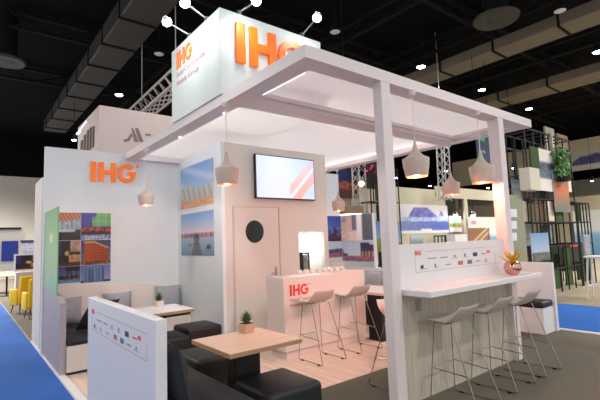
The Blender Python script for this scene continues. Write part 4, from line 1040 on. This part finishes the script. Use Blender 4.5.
# tv-size wayfinding sign, dark blue
q0, q1 = P(478.5, 160, 1, 7.5), P(490, 138, 1, 7.5)
t = thing('hanging_sign', 'dark blue hanging sign with green writing left of the right post', 'sign', (q0.x, 7.5, q0.z))
lo2('board', box(NB(), q0.x, q1.x+.12, 7.5, 7.55, q0.z, q0.z+(q1.z-q0.z)+.35), mat('navy_board', (58, 72, 104), .5))
bm = NB(); gx = q0.x
for k in range(4): box(bm, gx+.12+.11*k, gx+.18+.11*k, 7.485, 7.5, q0.z+.72, q0.z+.82+.05*(k % 2))
lo2('green_marks', bm, mat('sign_green', (70, 190, 90), .5, emit=.3))
bm = NB(); prism(bm, [(.15, .3), (.42, .3), (.42, .24), (.52, .33), (.42, .42), (.42, .36), (.15, .36)], .012, (q0.x, 7.488, q0.z), X, Z, Y); lo2('arrow', bm, mat('sign_pale', (150, 165, 180), .5))
bm = NB(); tube(bm, [(q0.x+.1, 7.52, q0.z+.9), (q0.x+.1, 7.52, 8.0)], .01, 5); tube(bm, [(q1.x, 7.52, q0.z+.9), (q1.x, 7.52, 8.0)], .01, 5); lo2('wire', bm, JOIST)
# far right fascia with banner, pale walls
XF = 33
t = thing('far_stand', 'far beige stand fascia and pale lower wall beyond the scaffold', 'exhibition stand', (XF, 12, 0))
za, zb = P(598, 168, 0, XF).z, P(598, 136, 0, XF).z
lo2('fascia', box(NB(), XF, XF+.2, 2, 20, za, zb), BEI)
lo2('lower_wall', box(NB(), XF, XF+.2, 2, 20, 0, P(598, 195, 0, XF).z), BEI)
for y_ in (2.1, 19.9): lo2('post', box(NB(), XF, XF+.2, y_-.1, y_+.1, P(598, 195, 0, XF).z, za), BEI)
def pMt2(u, v):
    if v < .25: return (206, 206, 204)
    if v < .28+.45*max(0, 1-abs(u-.35)*2.2)+.5*max(0, 1-abs(u-.8)*2.5): return fade((110, 100, 150), (70, 66, 120), hsh(int(u*20), int(v*8)))
    return (198, 196, 190)
ya, yb = P(570, 160, 0, XF-.02).y, P(606, 160, 0, XF-.02).y
o = picture('mountain_banner', (XF-.01, ya, za+.05), -Y*(ya-yb), Z*(P(598, 149, 0, XF).z-za), pMt2, 44, 24, None, None, .01, (-1, 0, 0)); tag(o, 'purple mountain banner high on the far right fascia', 'banner')
o = picture('sea_banner', (XF-4, P(574, 230, 0, XF-4).y, P(590, 255, 0, XF-4).z), -Y*(P(574, 230, 0, XF-4).y-P(606, 230, 0, XF-4).y), Z*(P(590, 210, 0, XF-4).z-P(590, 255, 0, XF-4).z), pSea, 16, 20, None, None, .05, (-1, 0, 0)); tag(o, 'pale banner with blue sea behind the low green rack', 'banner')
a, b = P(570, 249, 1, 6.6), P(586, 243, 1, 6.6)
t = thing('red_desk', 'dark desk with a red top glimpsed behind the low green rack', 'desk', (a.x, 6.6, 0)); obj('top', box(NB(), 0, b.x-a.x, 0, .5, b.z-.12, b.z), mat('red_desk', (190, 50, 60), .5), t); obj('body', box(NB(), .03, b.x-a.x-.03, .03, .47, 0, b.z-.12), MATTB, t)
# white stand with chrome gadget at right edge
q = P(596, 299, 2, 0)
t = thing('white_high_stool', 'white high stool with grey patterned seat at the right edge', 'stool', (q.x+.1, q.y-.05, 0))
for sx in (-1, 1):
    for sy in (-1, 1): obj('leg', tube(NB(), [(sx*.13, sy*.13, .95), (sx*.2, sy*.2, 0)], .022, 8), WHITE, t)
bm = NB(); 
for sx in (-1, 1): tube(bm, [(sx*.18, -.18, .3), (sx*.18, .18, .3)], .015, 6); tube(bm, [(-.18, sx*.18, .3), (.18, sx*.18, .3)], .015, 6)
obj('foot_ring', bm, WHITE, t)
obj('seat', box(NB(), -.2, .2, -.2, .2, .95, 1.0, .02), WHITE, t)
bm = box(NB(), -.2, .2, .14, .2, 1.0, 1.5, .03)
obj('backrest', bm, mat('grey_camouflage', (150, 150, 152), .6, var=.7, scale=16), t)
# open black structure frame left of scaffold (towards right post)
a = P(500, 200, 1, 6.4); 
bm = NB()
for px in (501, 513): 
    q = P(px, 150, 1, 6.4); box(bm, q.x-.03, q.x+.03, 6.37, 6.43, 0, 4.4)
qa, qb = P(492, 150, 1, 6.4), P(523, 150, 1, 6.4)
for z in (2.6, 3.3, 4.37): box(bm, qa.x, qb.x, 6.37, 6.43, z-.03, z+.03)
tag(obj('scaffold_frame', bm, MATTB), 'thin black open frame between the right post and the scaffold', 'frame')
